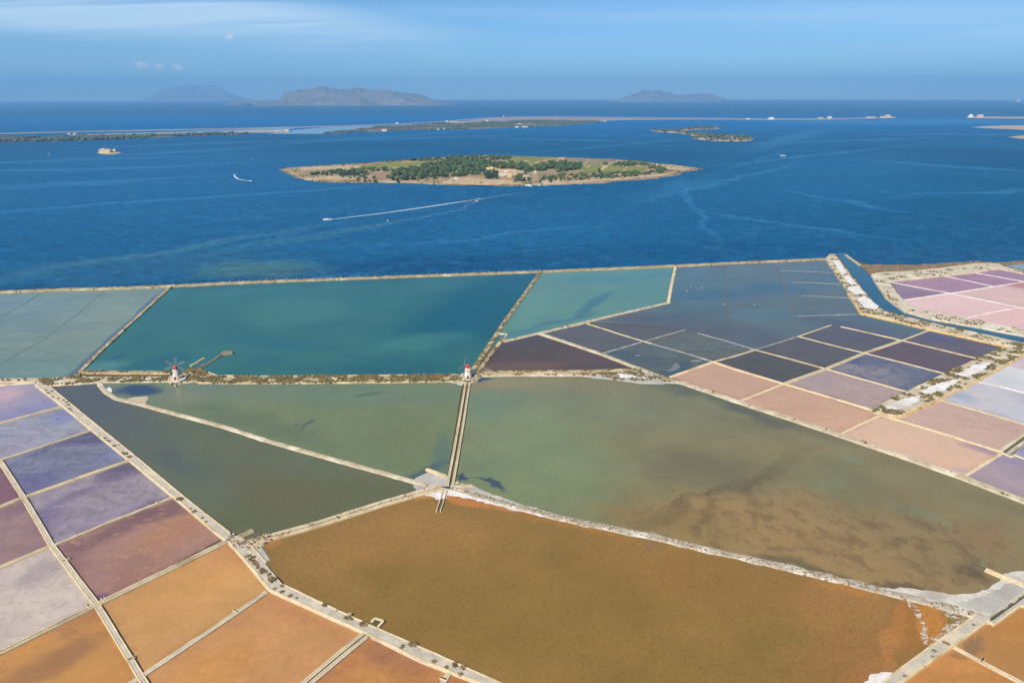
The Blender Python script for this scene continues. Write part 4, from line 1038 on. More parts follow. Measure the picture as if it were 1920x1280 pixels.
# ------------------------------------------------------------------ windmills
def windmill(label, px, plat_r, plat_h, face, wide, dark_sails):
    """tapered white tower on a round walled base, red conical cap with a six-armed lattice rotor and a tail beam"""
    b = G(*px, 0.0)
    root = empty('windmill', (b.x, b.y, 0.0))
    root.scale = (1, 1, 0.92)
    tag(root, label, 'windmill', 'salt pan windmills')
    k = wide
    m = MB()
    m.lathe([(plat_r + 0.5, -0.3), (plat_r + 0.25, plat_h - 0.05), (plat_r + 0.1, plat_h)], 32)
    pl = m.build('platform', PALE, root)
    m = MB()
    m.lathe([(plat_r + 0.28, plat_h - 0.3), (plat_r + 0.28, plat_h + 0.35), (plat_r - 0.12, plat_h + 0.35), (plat_r - 0.12, plat_h + 0.02)], 32, cap=False)
    m.build('parapet', TOWERWALL, pl)
    m = MB()
    m.lathe([(2.25 * k, plat_h - 0.1), (2.15 * k, plat_h + 0.8), (1.75 * k, plat_h + 4.9), (1.62 * k, plat_h + 6.2)], 28)
    tw = m.build('tower', TOWERWALL, root, True)
    for a, zz, ww, hh in ((-100, 5.2, 0.5, 0.6), (-95, 0.95, 0.9, 1.9), (-20, 3.2, 0.5, 0.6), (80, 4.2, 0.5, 0.6)):
        r = 2.15 * k - (zz / 6.2) * 0.5 * k
        m = MB()
        m.box((r * math.cos(R(a)), r * math.sin(R(a)), plat_h + zz), (0.35, ww, hh), R(a))
        m.build('door' if zz < 2 else 'window', DARK, tw)
    m = MB()
    m.lathe([(1.66 * k, plat_h + 6.1), (1.70 * k, plat_h + 6.45), (1.70 * k, plat_h + 6.5)], 24)
    m.build('cap_ring', WHITE, root)
    m = MB()
    m.lathe([(1.62 * k, plat_h + 6.5), (1.15 * k, plat_h + 7.6), (0.5 * k, plat_h + 8.5), (0.08, plat_h + 8.9)], 24)
    cap = m.build('cap', RED, root, True)
    # windshaft and rotor, axis along azimuth 'face'
    hz_ = plat_h + 7.4
    ax = Vector((math.cos(R(face)), math.sin(R(face)), 0.10)).normalized()
    hub = Vector((0, 0, hz_)) + ax * 2.5 * k
    m = MB()
    m.tube(Vector((0, 0, hz_)), hub + ax * 0.3, 0.22, 8)
    m.build('windshaft', WOOD, root)
    side = ax.cross(Vector((0, 0, 1))).normalized()
    up = side.cross(ax).normalized()
    for j in range(6):
        a = R(60 * j + 15)
        d = side * math.cos(a) + up * math.sin(a)
        e = -side * math.sin(a) + up * math.cos(a)
        m = MB()
        m.tube(hub, hub + d * 5.6, 0.07, 5, 0.05)
        m.tube(hub + d * 1.5 + e * 0.95, hub + d * 5.5 + e * 0.8, 0.035, 4)
        m.tube(hub + d * 1.5 - e * 0.55, hub + d * 5.5 - e * 0.4, 0.035, 4)
        for q in range(9):
            s = 1.5 + 4.0 * q / 8
            m.tube(hub + d * s - e * (0.55 - 0.15 * q / 8), hub + d * s + e * (0.95 - 0.15 * q / 8), 0.028, 4)
        m.build('sail', PALEWOOD, root)
    m = MB()
    m.tube(Vector((0, 0, hz_ - 0.6)) - ax * 1.4 * k, Vector((0, 0, hz_ - 1.0)) - ax * 2.9 * k, 0.16, 6)
    m.tube(Vector((0, 0, hz_ + 0.2)) - ax * 1.0 * k, Vector((0, 0, hz_ - 0.9)) - ax * 2.7 * k, 0.10, 6)
    m.build('tail_beam', WOOD, root)
    return root


w1 = windmill('white windmill with red cap on a round walled base, beside two piers', (333, 714.5), 4.4, 1.7, 120, 0.92, False)
w2 = windmill('white windmill with red cap standing where the channel meets the slanting stone dike', (878, 709.5), 4.6, 0.9, 145, 0.98, True)
m = MB()
m.lathe([(0.9, 0), (0.9, 0.7), (0.55, 1.15), (0.1, 1.3)], 12, c=(-0.4, -4.75, 0.0))
m.build('arched_opening', DARK, w1)
m = MB()
m.box((0.2, -4.3, 0.92), (1.6, 1.5, 0.3))
m.build('hatch', plain('grey_metal', A(176, 172, 176), 0.6), w2)
bank_thing('spit', 'stony apron at the foot of the left windmill', 'apron', [(312, 713), (322, 716), (330, 724), (344, 718), (358, 715.5), (366, 714), (360, 703), (345, 700), (320, 704)], 0.6, PALE, 0.7, scrub_n=45, cut=0.0)
bank_thing('spit', 'pale stony apron at the foot of the right windmill', 'apron', [(858, 708), (866, 715), (880, 717.5), (894, 713), (903, 706), (898, 700), (884, 697), (866, 700)], 0.7, PALE, 0.7, scrub_n=50, cut=0.0)

# ------------------------------------------------------------------ islands
def island(name, label, px, hmax, dist, grid, mat, amp=None, seed=0.0, kind='structure', bumps=0.3, z0=-0.6):
    """land rising from the water's edge; returns the object, its outline and its height function"""
    P = rough2(G2(px, 0.0), grid * 0.6, amp if amp is not None else grid * 0.3, seed)
    arr = np.array([(p.x, p.y) for p in P])

    def height(q):
        q = np.atleast_2d(np.array(q, float))
        a, b = arr, np.roll(arr, -1, 0)
        d = b - a
        L = np.maximum((d ** 2).sum(1), 1e-9)
        t = np.clip(((q[:, None] - a) * d).sum(2) / L, 0, 1)
        dd = np.sqrt(((a + t[..., None] * d - q[:, None]) ** 2).sum(2)).min(1)
        nn = np.array([noise.fractal(Vector((x / dist * 0.6, y / dist * 0.6, seed)), 1.0, 2.0, 4) for x, y in q])
        return hmax * (1 - np.exp(-dd / dist)) * (1 + bumps * nn) + 0.25 * (1 - np.exp(-dd / 4))

    x0, y0 = arr.min(0)
    x1, y1 = arr.max(0)
    pts = [Vector((x, y)) for x in np.arange(x0, x1, grid) for y in np.arange(y0, y1, grid)]
    pts = [p + Vector((random.uniform(-.3, .3) * grid, random.uniform(-.3, .3) * grid)) for p in pts]
    pts = [p for p in pts if inside(P, p)]
    allp = P + pts
    k = len(P)
    V, _, Fc, *_ = delaunay_2d_cdt(allp, [(i, (i + 1) % k) for i in range(k)], [], 1, 1e-3)
    hh = height([(v.x, v.y) for v in V]) if V else []
    on = {(round(p.x, 2), round(p.y, 2)) for p in P}
    vs = [(v.x, v.y, z0 if (round(v.x, 2), round(v.y, 2)) in on else h) for v, h in zip(V, hh)]
    fs = []
    for f in Fc:
        f = list(f)
        a, b, c = (V[i] for i in f[:3])
        if (b - a).cross(c - a) < 0:
            f.reverse()
        fs.append(f)
    o = mesh_obj(name, vs, fs, mat, None, True)
    tag(o, label, 'island', kind=kind)
    return o, P, (lambda x, y: float(height([(x, y)])[0])), height


ISLE = earth('island_soil', A(192, 166, 130), A(146, 126, 96), A(212, 188, 154), 0.03, 0.9, 0.3, spots=A(110, 100, 66), spot_cut=0.60, spot_scale=0.05)
MOZ = [(527, 318), (540, 325), (555, 332), (575, 338), (610, 341.5), (650, 342.5), (700, 342), (760, 343), (800, 345), (850, 347), (900, 348), (960, 348.5), (985, 347.5), (1010, 347), (1060, 345.8), (1090, 345), (1138, 343), (1150, 340), (1180, 338), (1220, 335), (1250, 331), (1275, 327), (1283, 322), (1300, 320), (1317, 317), (1300, 314.5), (1270, 310), (1240, 307), (1200, 303), (1150, 299), (1100, 297.5), (1050, 295.5), (1000, 294), (950, 292.2), (910, 291.6), (880, 292.4), (840, 294.5), (800, 297), (770, 299.5), (720, 303), (680, 307), (640, 309), (600, 311), (560, 313.5), (535, 315.5)]
moz, mozP, mozH, mozHv = island('island_land', 'low green island with vineyards, groves and pale houses in the lagoon', MOZ, 4.2, 30, 9, ISLE, seed=3.3)


def drape(name, px, mat, label, cat, lift=0.35, grid=8.0, H=None, amp=1.0, seed=0.0, kind='structure', rows=None):
    hf = H or mozHv
    P0 = G2(px, 0.0)
    # points were read at the height of the land, so slide them towards the camera along the view line
    z = np.array(hf([(p.x, p.y) for p in P0]))
    P0 = [p * (1 - zz / CAM_H) for p, zz in zip(P0, z)]
    P = rough2(P0, grid * 0.7, amp, seed)
    arr = [(p.x, p.y) for p in P]
    xs, ys = [a[0] for a in arr], [a[1] for a in arr]
    pts = [Vector((x, y)) for x in np.arange(min(xs), max(xs), grid) for y in np.arange(min(ys), max(ys), grid)]
    pts = [p for p in pts if inside(P, p)]
    k = len(P)
    V, _, Fc, *_ = delaunay_2d_cdt(P + pts, [(i, (i + 1) % k) for i in range(k)], [], 1, 1e-3)
    if not V:
        return None
    hh = np.array(hf([(v.x, v.y) for v in V])) + lift
    fs = []
    for f in Fc:
        f = list(f)
        a, b, c = (V[i] for i in f[:3])
        if (b - a).cross(c - a) < 0:
            f.reverse()
        fs.append(f)
    o = mesh_obj(name, [(v.x, v.y, h) for v, h in zip(V, hh)], fs, mat)
    tag(o, label, cat, kind=kind)
    return o


VINE = earth('vineyard_green', A(140, 144, 66), A(122, 132, 58), A(152, 148, 84), 0.05, 0.8, 0.4)
DRYF = earth('dry_field', A(160, 144, 116), A(140, 128, 98), A(128, 124, 88), 0.05, 0.8, 0.3)
TRACK = earth('sandy_track', A(214, 190, 156), A(182, 156, 124), None, 0.1, 0.7, 0.2)
FIELDS = []
for k, (pp, mt, lab, lift) in enumerate([
        ([(672, 312), (720, 306.5), (800, 303.5), (832, 304), (824, 308.5), (780, 311), (720, 316), (690, 315)], VINE, 'green vineyard near the pointed end of the central island', 0.5),
        ([(960, 296), (998, 294.8), (1000, 299), (960, 306), (950, 303)], VINE, 'far green vineyard behind the island grove', 0.5),
        ([(1002, 296), (1046, 297), (1034, 303.5), (996, 305), (990, 304)], VINE, 'green vineyard between two sandy tracks on the island', 0.52),
        ([(1058, 297.5), (1104, 298.5), (1092, 306), (1046, 307.5)], DRYF, 'dry grey brown field on the island', 0.5),
        ([(1106, 299), (1152, 299.5), (1140, 303), (1100, 309)], DRYF, 'dry grey field beside the lone tree on the island', 0.52),
        ([(1094, 311), (1132, 311), (1124, 324), (1086, 325), (1086, 318)], VINE, 'bright vineyard first from the central grove', 0.5),
        ([(1134, 311), (1172, 312.5), (1164, 324), (1126, 325)], VINE, 'bright vineyard between two pale tracks on the island', 0.52),
        ([(1177, 312.5), (1212, 314.5), (1206, 321), (1170, 324)], VINE, 'bright vineyard last before the sandy point', 0.5),
        ([(1008, 325), (1048, 325.5), (1044, 332), (1010, 331)], DRYF, 'straw coloured field beside the island houses', 0.5),
        ([(700, 325), (728, 322), (736, 330), (716, 335), (694, 333)], earth('reddish_soil', A(174, 140, 116), A(158, 128, 104)), 'bare reddish ground near the pointed end of the island', 0.4),
        ([(600, 320), (636, 317), (640, 321), (604, 323)], earth('grey_pan', A(156, 142, 136), A(140, 130, 126)), 'grey dry lagoon flat at the pointed end of the island', 0.4),
        ([(560, 316), (650, 311.5), (690, 312), (680, 316.5), (620, 318.5), (570, 320)], TRACK, 'sandy flat at the pointed end of the island', 0.3)]):
    drape('field', pp, mt, lab, 'field', lift, amp=0.8, seed=k)
    FIELDS.append([p * (1 - 4.0 / CAM_H) for p in G2(pp)])
for k, (pp, lab) in enumerate([
        ([(1047, 297), (1062, 296.5), (1050, 306.5), (1040, 307)], 'pale track between the far fields of the island'),
        ([(1092, 322), (1104, 309.5), (1106, 311), (1092, 320), (1066, 327), (1060, 327)], 'pale track bending round the first bright vineyard'),
        ([(1130, 311), (1140, 308), (1160, 302), (1166, 303.5), (1142, 311), (1128, 322), (1124, 322)], 'pale track from the lone trees to the vineyards'),
        ([(1174, 312), (1178, 312.5), (1168, 324.5), (1164, 324.5)], 'pale track between the last two vineyards'),
        ([(1044, 298), (1000, 307), (994, 307), (1036, 298)], 'thin pale track among the far vineyards'),
        ([(830, 338), (860, 333), (910, 335), (980, 340), (980, 345), (900, 346), (830, 344)], 'sandy shore ground before the island houses'),
        ([(1060, 341), (1140, 336), (1200, 330), (1260, 324), (1280, 323), (1240, 331), (1150, 339), (1070, 345)], 'pale rocky shore below the bright vineyards'),
        ([(824, 304), (834, 302), (824, 309), (812, 312), (800, 312)], 'short sandy track beside the near vineyard'),
        ([(1208, 309), (1260, 311), (1306, 316), (1280, 321), (1240, 318)], 'sandy point at the far tip of the island')]):
    drape('path', pp, TRACK, lab, 'track', 0.75 + 0.004 * k, amp=0.5, seed=k + 30, grid=7)

# trees: six crowns shared by all; each crown is many lumps of leaf
CROWNS = []
for k in range(6):
    pts, rad = [], []
    for j in range(9 if k < 4 else 6):
        a, rr = random.uniform(0, 6.28), random.uniform(0, 0.62)
        pts.append((rr * math.cos(a), rr * math.sin(a), random.uniform(0.35, 0.95)))
        rad.append(random.uniform(0.28, 0.46))
    V, Fc = clump_data(pts, rad, 0.75, 0.4)
    me = bpy.data.meshes.new('crown')
    me.from_pydata(V.tolist(), [], Fc.tolist())
    me.materials.append((LEAF, LEAFD, LEAFO, LEAF, LEAFD, LEAFO)[k])
    CROWNS.append(me)
m = MB()
m.tube((0, 0, -0.05), (0.02, 0.01, 0.32), 0.055, 6, 0.04)
m.tube((0.0, 0, 0.2), (0.22, 0.1, 0.5), 0.035, 5, 0.015)
m.tube((0.0, 0, 0.2), (-0.18, 0.14, 0.52), 0.035, 5, 0.015)
tr0 = m.build('trunk', BARK)
TRUNK = tr0.data
bpy.data.objects.remove(tr0)


def tree(x, y, z, r, h, label, group, variant=None):
    root = empty('tree', (x, y, z), random.uniform(0, 6.28))
    root.scale = (r, r, h)
    tag(root, label, 'tree', group)
    c = bpy.data.objects.new('crown', CROWNS[variant if variant is not None else random.randrange(6)])
    t = bpy.data.objects.new('trunk', TRUNK)
    for q in (c, t):
        COL.objects.link(q)
        q.parent = root
    return root


ZONES = [  # outline read from the photograph, trees, radius, height, label
    ([(575, 327), (600, 322), (640, 320), (690, 323), (690, 330), (640, 330), (600, 329)], 70, 5, 5, 'rounded dark tree in the low thicket at the pointed end of the central island'),
    ([(640, 331), (700, 330), (706, 338), (650, 338)], 16, 4.5, 4, 'lone bush like tree on bare ground near the pointed end of the island'),
    ([(655, 317), (700, 317), (780, 314), (790, 321), (740, 324), (690, 323)], 55, 3.8, 4, 'scattered small tree on the rosy ground behind the thicket'),
    ([(725, 333), (745, 325), (775, 321), (800, 319), (830, 324), (820, 336), (770, 338), (735, 339)], 120, 5.5, 7, 'dense green tree at the shore end of the island grove'),
    ([(775, 321), (805, 309), (850, 303), (900, 303), (950, 307), (985, 311), (985, 318), (950, 317), (912, 318), (910, 330), (860, 332), (830, 333), (812, 330)], 420, 5.5, 7.5, 'tree in the thick middle of the island grove before the pale tower house'),
    ([(905, 324), (932, 325), (934, 335), (912, 336)], 24, 6.5, 9, 'big dark round tree right in front of the pale tower house'),
    ([(960, 316), (1010, 312), (1040, 316), (1010, 322), (985, 324), (970, 320)], 90, 5.5, 7.5, 'tree in the grove behind the rosy houses'),
    ([(760, 302), (820, 296), (880, 292.5), (960, 295), (956, 301), (900, 300), (830, 303)], 130, 4.5, 4.5, 'low tree along the far shore of the island'),
    ([(1010, 309), (1046, 307), (1090, 307), (1090, 317), (1050, 324), (1010, 322)], 110, 5.5, 7, 'tree in the dark grove between the houses and the bright vineyards'),
    ([(1000, 333), (1060, 328), (1120, 326), (1210, 323), (1250, 318), (1240, 325), (1150, 333), (1080, 338), (1010, 341)], 190, 3.8, 3.4, 'low dark tree in the belt between bright vineyards and pale shore'),
    ([(960, 333), (990, 330), (992, 341), (965, 342)], 22, 5, 6, 'green tree beside the small gabled house near the landing'),
    ([(1146, 307), (1200, 305), (1212, 311), (1180, 313), (1150, 313)], 60, 4.5, 5, 'dark tree in the thicket behind the last vineyards'),
    ([(1215, 312), (1256, 316), (1240, 320), (1214, 316)], 36, 4, 4, 'olive tree near the sandy point of the island'),
    ([(1105, 303), (1112, 303), (1112, 308), (1106, 308)], 3, 6, 8, 'tall lone tree between the dry fields of the island'),
    ([(1118, 322), (1124, 321), (1126, 328), (1120, 328)], 3, 6, 8, 'dark lone tree in the gap between two vineyards'),
    ([(1128, 310), (1144, 308), (1142, 311), (1130, 312)], 4, 5, 5, 'squat tree where two island tracks meet'),
    ([(640, 310), (760, 302), (800, 299), (800, 297.5), (720, 303.5), (640, 309.2)], 26, 3.5, 3, 'small dark bush tree on the far shore edge of the island'),
]
cand = []
for zi, (pp, cnt, r, h, lab) in enumerate(ZONES):
    P = G2(pp, 0.0)
    P = [p * (1 - 4.0 / CAM_H) for p in P]
    for x, y in scatter(P, cnt, -0.25, 0.03, seed=zi):
        s = random.uniform(0.65, 1.3)
        cand.append((y, x, r * s, h * s * random.uniform(0.85, 1.15), lab, zi))
cand = [c for c in cand if inside(mozP, (c[1], c[0]))]
cand = [c for c in cand if not any(inside(f, (c[1], c[0] - 5)) or inside(f, (c[1], c[0])) for f in FIELDS)]
YARDS = [G(x, y) * (1 - 4.0 / CAM_H) for x, y in ((917.5, 324), (932, 325), (941, 326), (948, 328), (940, 330.5), (956, 331.5), (955, 326), (964, 327.5), (986.5, 335.5), (855, 336.3), (1013, 313))]
cand = [c for c in cand if not any(abs(c[1] - q.x) < 9 and -20 < c[0] - q.y < 7 for q in YARDS) or (c[5] == 5 and c[1] < YARDS[0].x + 6 and c[0] < YARDS[0].y - 18)]
zs = mozHv([(c[1], c[0]) for c in cand])
cand = sorted([c + (z,) for c, z in zip(cand, zs)], key=lambda c: c[0] - 30 * c[2])
lone = [c for c in cand if ZONES[c[5]][1] <= 30]
rest = [c for c in cand if ZONES[c[5]][1] > 30]
keep = lone + rest[:225 - len(lone)]
for y, x, r, h, lab, zi, z in keep:
    tree(x, y, z - 0.2, r, h, lab, lab.replace('tree ', 'trees ', 1), random.choice((1, 4)) if zi in (0, 5) else None)
far_ = rest[225 - len(lone):]
pts, rad = [], []
for y, x, r, h, lab, zi, z in far_:
    for _ in range(3):
        pts.append((x + random.uniform(-.5, .5) * r, y + random.uniform(-.5, .5) * r, z + h * random.uniform(0.35, 0.75)))
        rad.append(r * random.uniform(0.45, 0.75))
o = clumps('foliage', pts, rad, LEAF, flat=0.75)
tag(o, 'crowded trees of the farther island groves, past counting', 'woodland')
q = [p for p in scatter(mozP, 3000, -0.02, 0.02, 77) if not any(inside(f, p) for f in FIELDS)]
zz = mozHv(q)
o = clumps('undergrowth', [(a, b, z + 0.3) for (a, b), z in zip(q, zz)], [random.uniform(0.8, 2.4) for _ in q], LEAFO, flat=0.6)
tag(o, 'olive green bushes and weeds over the central island', 'undergrowth')
q = line_scatter(mozP + mozP[:1], -7, 3, 0.5, 0.0, 0.05, 5)
o = clumps('rocks', [(a, b, -0.1) for a, b in q if True], [random.uniform(0.5, 1.6) for _ in q], earth('shore_rock', A(172, 150, 120), A(128, 108, 84), None, 0.2, 0.8, 0.5), flat=0.55)
tag(o, 'rough brown rocks fringing the central island', 'rocks')


# ------------------------------------------------------------------ houses
def house(px, w, d, h, label, rz=0.0, roof='flat', wall=None, z=None, cat='house', group=None, tower=None, name='house', wins=2):
    b = G(*px, 0.0)
    if z is None:
        z = 0.6
    elif z == 'moz':
        z = mozH(b.x, b.y)
        b = b * (1 - z / CAM_H)
    root = empty(name, (b.x, b.y, z - 0.2), R(rz))
    tag(root, label, cat, group)
    wl = wall or WHITE
    m = MB()
    m.box((0, 0, h / 2), (w, d, h))
    if roof == 'gable':
        a = len(m.v)
        m.add([(-w / 2, -d / 2, h), (w / 2, -d / 2, h), (w / 2, d / 2, h), (-w / 2, d / 2, h), (-w / 2, 0, h + d * 0.25), (w / 2, 0, h + d * 0.25)], [(3, 0, 4), (1, 2, 5)])
    wo = m.build('wall', wl, root)
    m = MB()
    if roof == 'gable':
        e, t = 0.35, 0.22
        for s in (-1, 1):
            v = [(-w / 2 - e, s * (d / 2 + e), h - e * 0.5 + 0.03), (w / 2 + e, s * (d / 2 + e), h - e * 0.5 + 0.03), (w / 2 + e, 0, h + d * 0.25 + 0.03), (-w / 2 - e, 0, h + d * 0.25 + 0.03)]
            m.add(v + [(x, y, zz + t) for x, y, zz in v], [(0, 1, 2, 3), (7, 6, 5, 4), (0, 4, 5, 1), (1, 5, 6, 2), (3, 7, 4, 0)])
        m.build('roof', ROOF, root)
    else:
        m.box((0, 0, h + 0.12), (w + 0.3, d + 0.3, 0.22))
        for s in (-1, 1):
            m.box((0, s * (d / 2 + 0.02), h + 0.4), (w + 0.3, 0.25, 0.35))
            m.box((s * (w / 2 + 0.02), 0, h + 0.4), (0.25, d - 0.3, 0.35))
        m.build('roof', wl, root)
    for j in range(wins):
        x = (j + 0.5) / wins * w - w / 2
        m = MB()
        m.box((x, -d / 2, h * 0.55), (w / wins * 0.3, 0.2, h * 0.3))
        m.build('window', DARK, wo)
    if tower:
        tx, tw_, th = tower
        m = MB()
        m.box((tx, 0.3, th / 2), (tw_, tw_, th))
        m.lathe([(tw_ * 0.72, th), (tw_ * 0.72, th + 0.35)], 4)
        m.build('tower', wl, root)
    return root


hs = [
    ((917.5, 324), 15, 10, 8, 'cream tower house rising above the island trees', 10, 'flat', OCHRE, (4.5, 4, 12)),
    ((932, 325), 10, 8, 5.5, 'rosy roofed house joined next to the cream tower house', 5, 'gable', PINKWALL, None),
    ((941, 326), 12, 8, 5, 'long low house between the tower house and the ochre houses', 0, 'gable', PINKWALL, None),
    ((948, 328), 6, 8, 6.5, 'narrow bluish white house in the island hamlet', 0, 'flat', WHITE, None),
    ((940, 330.5), 10, 5, 3.2, 'low white shed in front of the island hamlet', 4, 'flat', WHITE, None),
    ((956, 331.5), 7, 7, 5, 'ochre house at the front of the island hamlet', -8, 'gable', OCHRE, None),
    ((955, 326), 8, 6, 6, 'small rosy house at the back of the island hamlet', 0, 'gable', PINKWALL, None),
    ((964, 327.5), 9, 7, 6, 'tall rosy house closing the island hamlet', 6, 'gable', PINKWALL, None),
    ((986.5, 335.5), 9, 8, 5, 'gabled pinkish house by the landing stage', 15, 'gable', PINKWALL, None),
    ((1003.5, 326), 4, 4, 4.5, 'tiny white hut beside the straw coloured field', 0, 'flat', WHITE, None),
    ((1013, 313), 7, 5, 3.6, 'small stone farm shed at the vineyard edge', 0, 'gable', PINKWALL, None),
    ((855, 336.3), 6, 4, 2.6, 'little white hut on the bare shore ground', 0, 'flat', WHITE, None),
]
for px_, w_, d_, h_, lab, rz_, rf, wl, tw_ in hs:
    house(px_, w_ * 1.15, d_, h_ * 1.2, lab, rz_, rf, wl, 'moz', tower=tw_)
b = G(836.8, 331.5)
zz_ = mozH(b.x, b.y)
m = MB()
m.tube((0, 0, 0), (0, 0, 9.5), 0.22, 8, 0.12)
m.box((0, 0, 0.15), (1.2, 1.2, 0.5))
o = m.build('mast', WHITE)
o.location = b * (1 - zz_ / CAM_H) + Vector((0, 0, zz_))
tag(o, 'tall white mast on the bare shore ground of the island', 'mast')
strip_j = D('short pale stone jetty at the island landing stage', [(984, 345.5), (990, 347.5), (998, 348.6)], 3.0, z=0.7, mat=PALE, name='jetty', cat='jetty', wk=1.0)

# islet with a ruined house
isl, islP, islH, islHv = island('island_land', 'tiny rocky islet with a ruined house in the lagoon', [(181, 286), (188, 288.3), (200, 289.5), (214, 289), (228, 287), (222, 285), (205, 283.5), (190, 284)], 1.2, 8, 4, TRACK, amp=1.0, seed=8)
house((198.5, 287), 30, 12, 9, 'ruined brown house on the tiny rocky islet', 0, 'flat', PINKWALL, 1.0, wins=4, tower=(-6, 8, 11))
house((214.5, 286.2), 10, 7, 6, 'white block beside the ruined house on the rocky islet', 0, 'flat', WHITE, 1.0, tower=(2.5, 3, 9))

# long low island behind
FLATS = earth('salt_mudflat', A(160, 150, 158), A(140, 132, 142), A(176, 164, 164), 0.02, 0.9, 0.1)
SANDY = earth('far_sand', A(206, 182, 160), A(178, 156, 138), None, 0.03, 0.9, 0.1)
SCRUBLAND = earth('far_scrubland', A(124, 122, 104), A(104, 108, 92), A(144, 132, 118), 0.03, 0.9, 0.2)
ig, igP, igH, igHv = island('island_land', 'scrubby wooded part of the long low island behind the central island', [(604, 251), (640, 250.5), (668, 247.5), (715, 247), (732, 245.2), (770, 243.6), (800, 244), (840, 243), (880, 242.6), (900, 241.5), (950, 240), (985, 239.2), (1010, 237.6), (1050, 236), (1100, 232), (1136, 229), (1120, 227.5), (1050, 226.5), (1000, 226.5), (950, 227.5), (900, 229), (850, 231), (800, 233.5), (760, 236), (720, 238), (680, 241.5), (640, 246)], 2.2, 40, 22, SCRUBLAND, amp=6, seed=11)
fl, flP, flH, flHv = island('island_land', 'pale mud flat and thin outer beach of the long low island', [(-300, 256), (0, 249.5), (200, 245), (480, 239.5), (640, 235.5), (760, 231.5), (850, 225.5), (900, 221.3), (960, 219), (1050, 218.4), (1160, 219.8), (1300, 221), (1440, 222.5), (1560, 222), (1640, 220.5), (1676, 219.8), (1676, 221.2), (1560, 224.6), (1440, 225.2), (1300, 224.3), (1160, 225.4), (1110, 228.5), (1000, 226.5), (900, 230), (800, 234), (720, 238.5), (700, 237.5), (760, 234), (840, 229.5), (900, 224.5), (880, 225), (760, 233), (640, 237.5), (480, 241.5), (200, 247), (0, 251.5), (-300, 258)], 0.9, 25, 30, FLATS, amp=4, seed=12)
SHALLOW = water('shallow_lagoon', A(96, 142, 168), A(112, 146, 168), var=0.05, bump=0.1, streak=0.15, sdir=5, sscale=0.02, scol=A(140, 156, 170), z=-0.2)
for k, (pp, lab) in enumerate([([(500, 251), (560, 243), (640, 236.5), (700, 236), (730, 238), (680, 243), (620, 251)], 'pale shallow lagoon inside the long island'),
                               ([(860, 229), (900, 224), (960, 221), (1060, 221.5), (1120, 224), (1050, 227), (950, 228)], 'grey shallow lagoon behind the wooded part of the long island'),
                               ([(130, 252), (300, 248), (500, 241.5), (560, 240), (520, 246), (330, 250)], 'narrow shallow lagoon in the left arm of the long island')]):
    o = sheet('lagoon_water', rough2(G2(pp, -0.2), 25, 8, seed=k), -0.2 + 0.004 * k, SHALLOW)
    tag(o, lab, 'lagoon', kind='structure')
mid, midP, midH, _ = island('island_land', 'tan sand bar in the middle of the long island left arm', [(100, 254.5), (200, 251.5), (330, 249.2), (440, 246.6), (530, 244), (546, 245.8), (530, 248), (480, 248.8), (430, 249.5), (330, 253), (200, 256), (100, 257)], 0.8, 20, 25, SANDY, amp=5, seed=14)
ws, wsP, wsH, wsHv = island('island_land', 'dark wooded shore of the long island left arm', [(-340, 279), (-150, 273.5), (0, 267), (100, 265), (200, 262), (300, 257.8), (380, 254), (450, 252.5), (472, 251.3), (440, 250), (330, 254), (220, 256), (100, 258.5), (0, 260), (-340, 266)], 1.6, 25, 25, SCRUBLAND, amp=4, seed=15)
sl, slP, slH, slHv = island('island_land', 'rocky tree covered islet nearest of the pair', [(1217, 245), (1235, 247.5), (1270, 249.5), (1290, 252.5), (1303, 256), (1297, 259), (1312, 262), (1350, 264.8), (1390, 265.2), (1410, 263.6), (1414, 260), (1405, 257), (1380, 255), (1340, 253.5), (1295, 248), (1270, 244.5), (1235, 244)], 1.8, 12, 12, TRACK, amp=3, seed=16)
sl2, sl2P, sl2H, sl2Hv = island('island_land', 'tree covered islet behind the pair\'s nearer one', [(1270, 244.2), (1300, 243.4), (1340, 242.6), (1353, 240.8), (1345, 238.6), (1318, 238), (1298, 240)], 1.8, 12, 14, TRACK, amp=3, seed=17)
e1, e1P, e1H, _ = island('island_land', 'thin sand spit with towers, beyond the channel gap', [(1812, 221), (1860, 222), (1925, 222.5), (2200, 226), (2200, 221), (1925, 219.5), (1860, 219), (1818, 219)], 1.0, 20, 25, SANDY, amp=4, seed=18)
e2_, e2P, e2H, _ = island('island_land', 'pale low island entering at the frame edge', [(1820, 238.5), (1850, 240.5), (1890, 242), (1930, 244), (2200, 250), (2200, 240), (1930, 235), (1880, 235.5), (1840, 237)], 1.2, 15, 18, SANDY, amp=4, seed=19)
e3_, e3P, e3H, _ = island('island_land', 'pale rocky tip just entering at the frame edge', [(1889, 257), (1910, 259.5), (1940, 262), (2100, 270), (2100, 258), (1940, 253), (1908, 255)], 1.2, 12, 14, SANDY, amp=3, seed=20)


def wood(P, n, r0, r1, mat, label, hf=None, lift=0.5, cut=-0.3, sc=0.01, seed=0, name='foliage'):
    q = scatter(P, n, cut, sc, seed)
    z = hf(q) if hf else np.zeros(len(q)) + 0.8
    pts, rad = [], []
    for (a, b), h in zip(q, z):
        r = random.uniform(r0, r1)
        pts.append((a, b, h + r * lift))
        rad.append(r)
    o = clumps(name, pts, rad, mat, flat=0.85)
    tag(o, label, 'woodland')
    return o


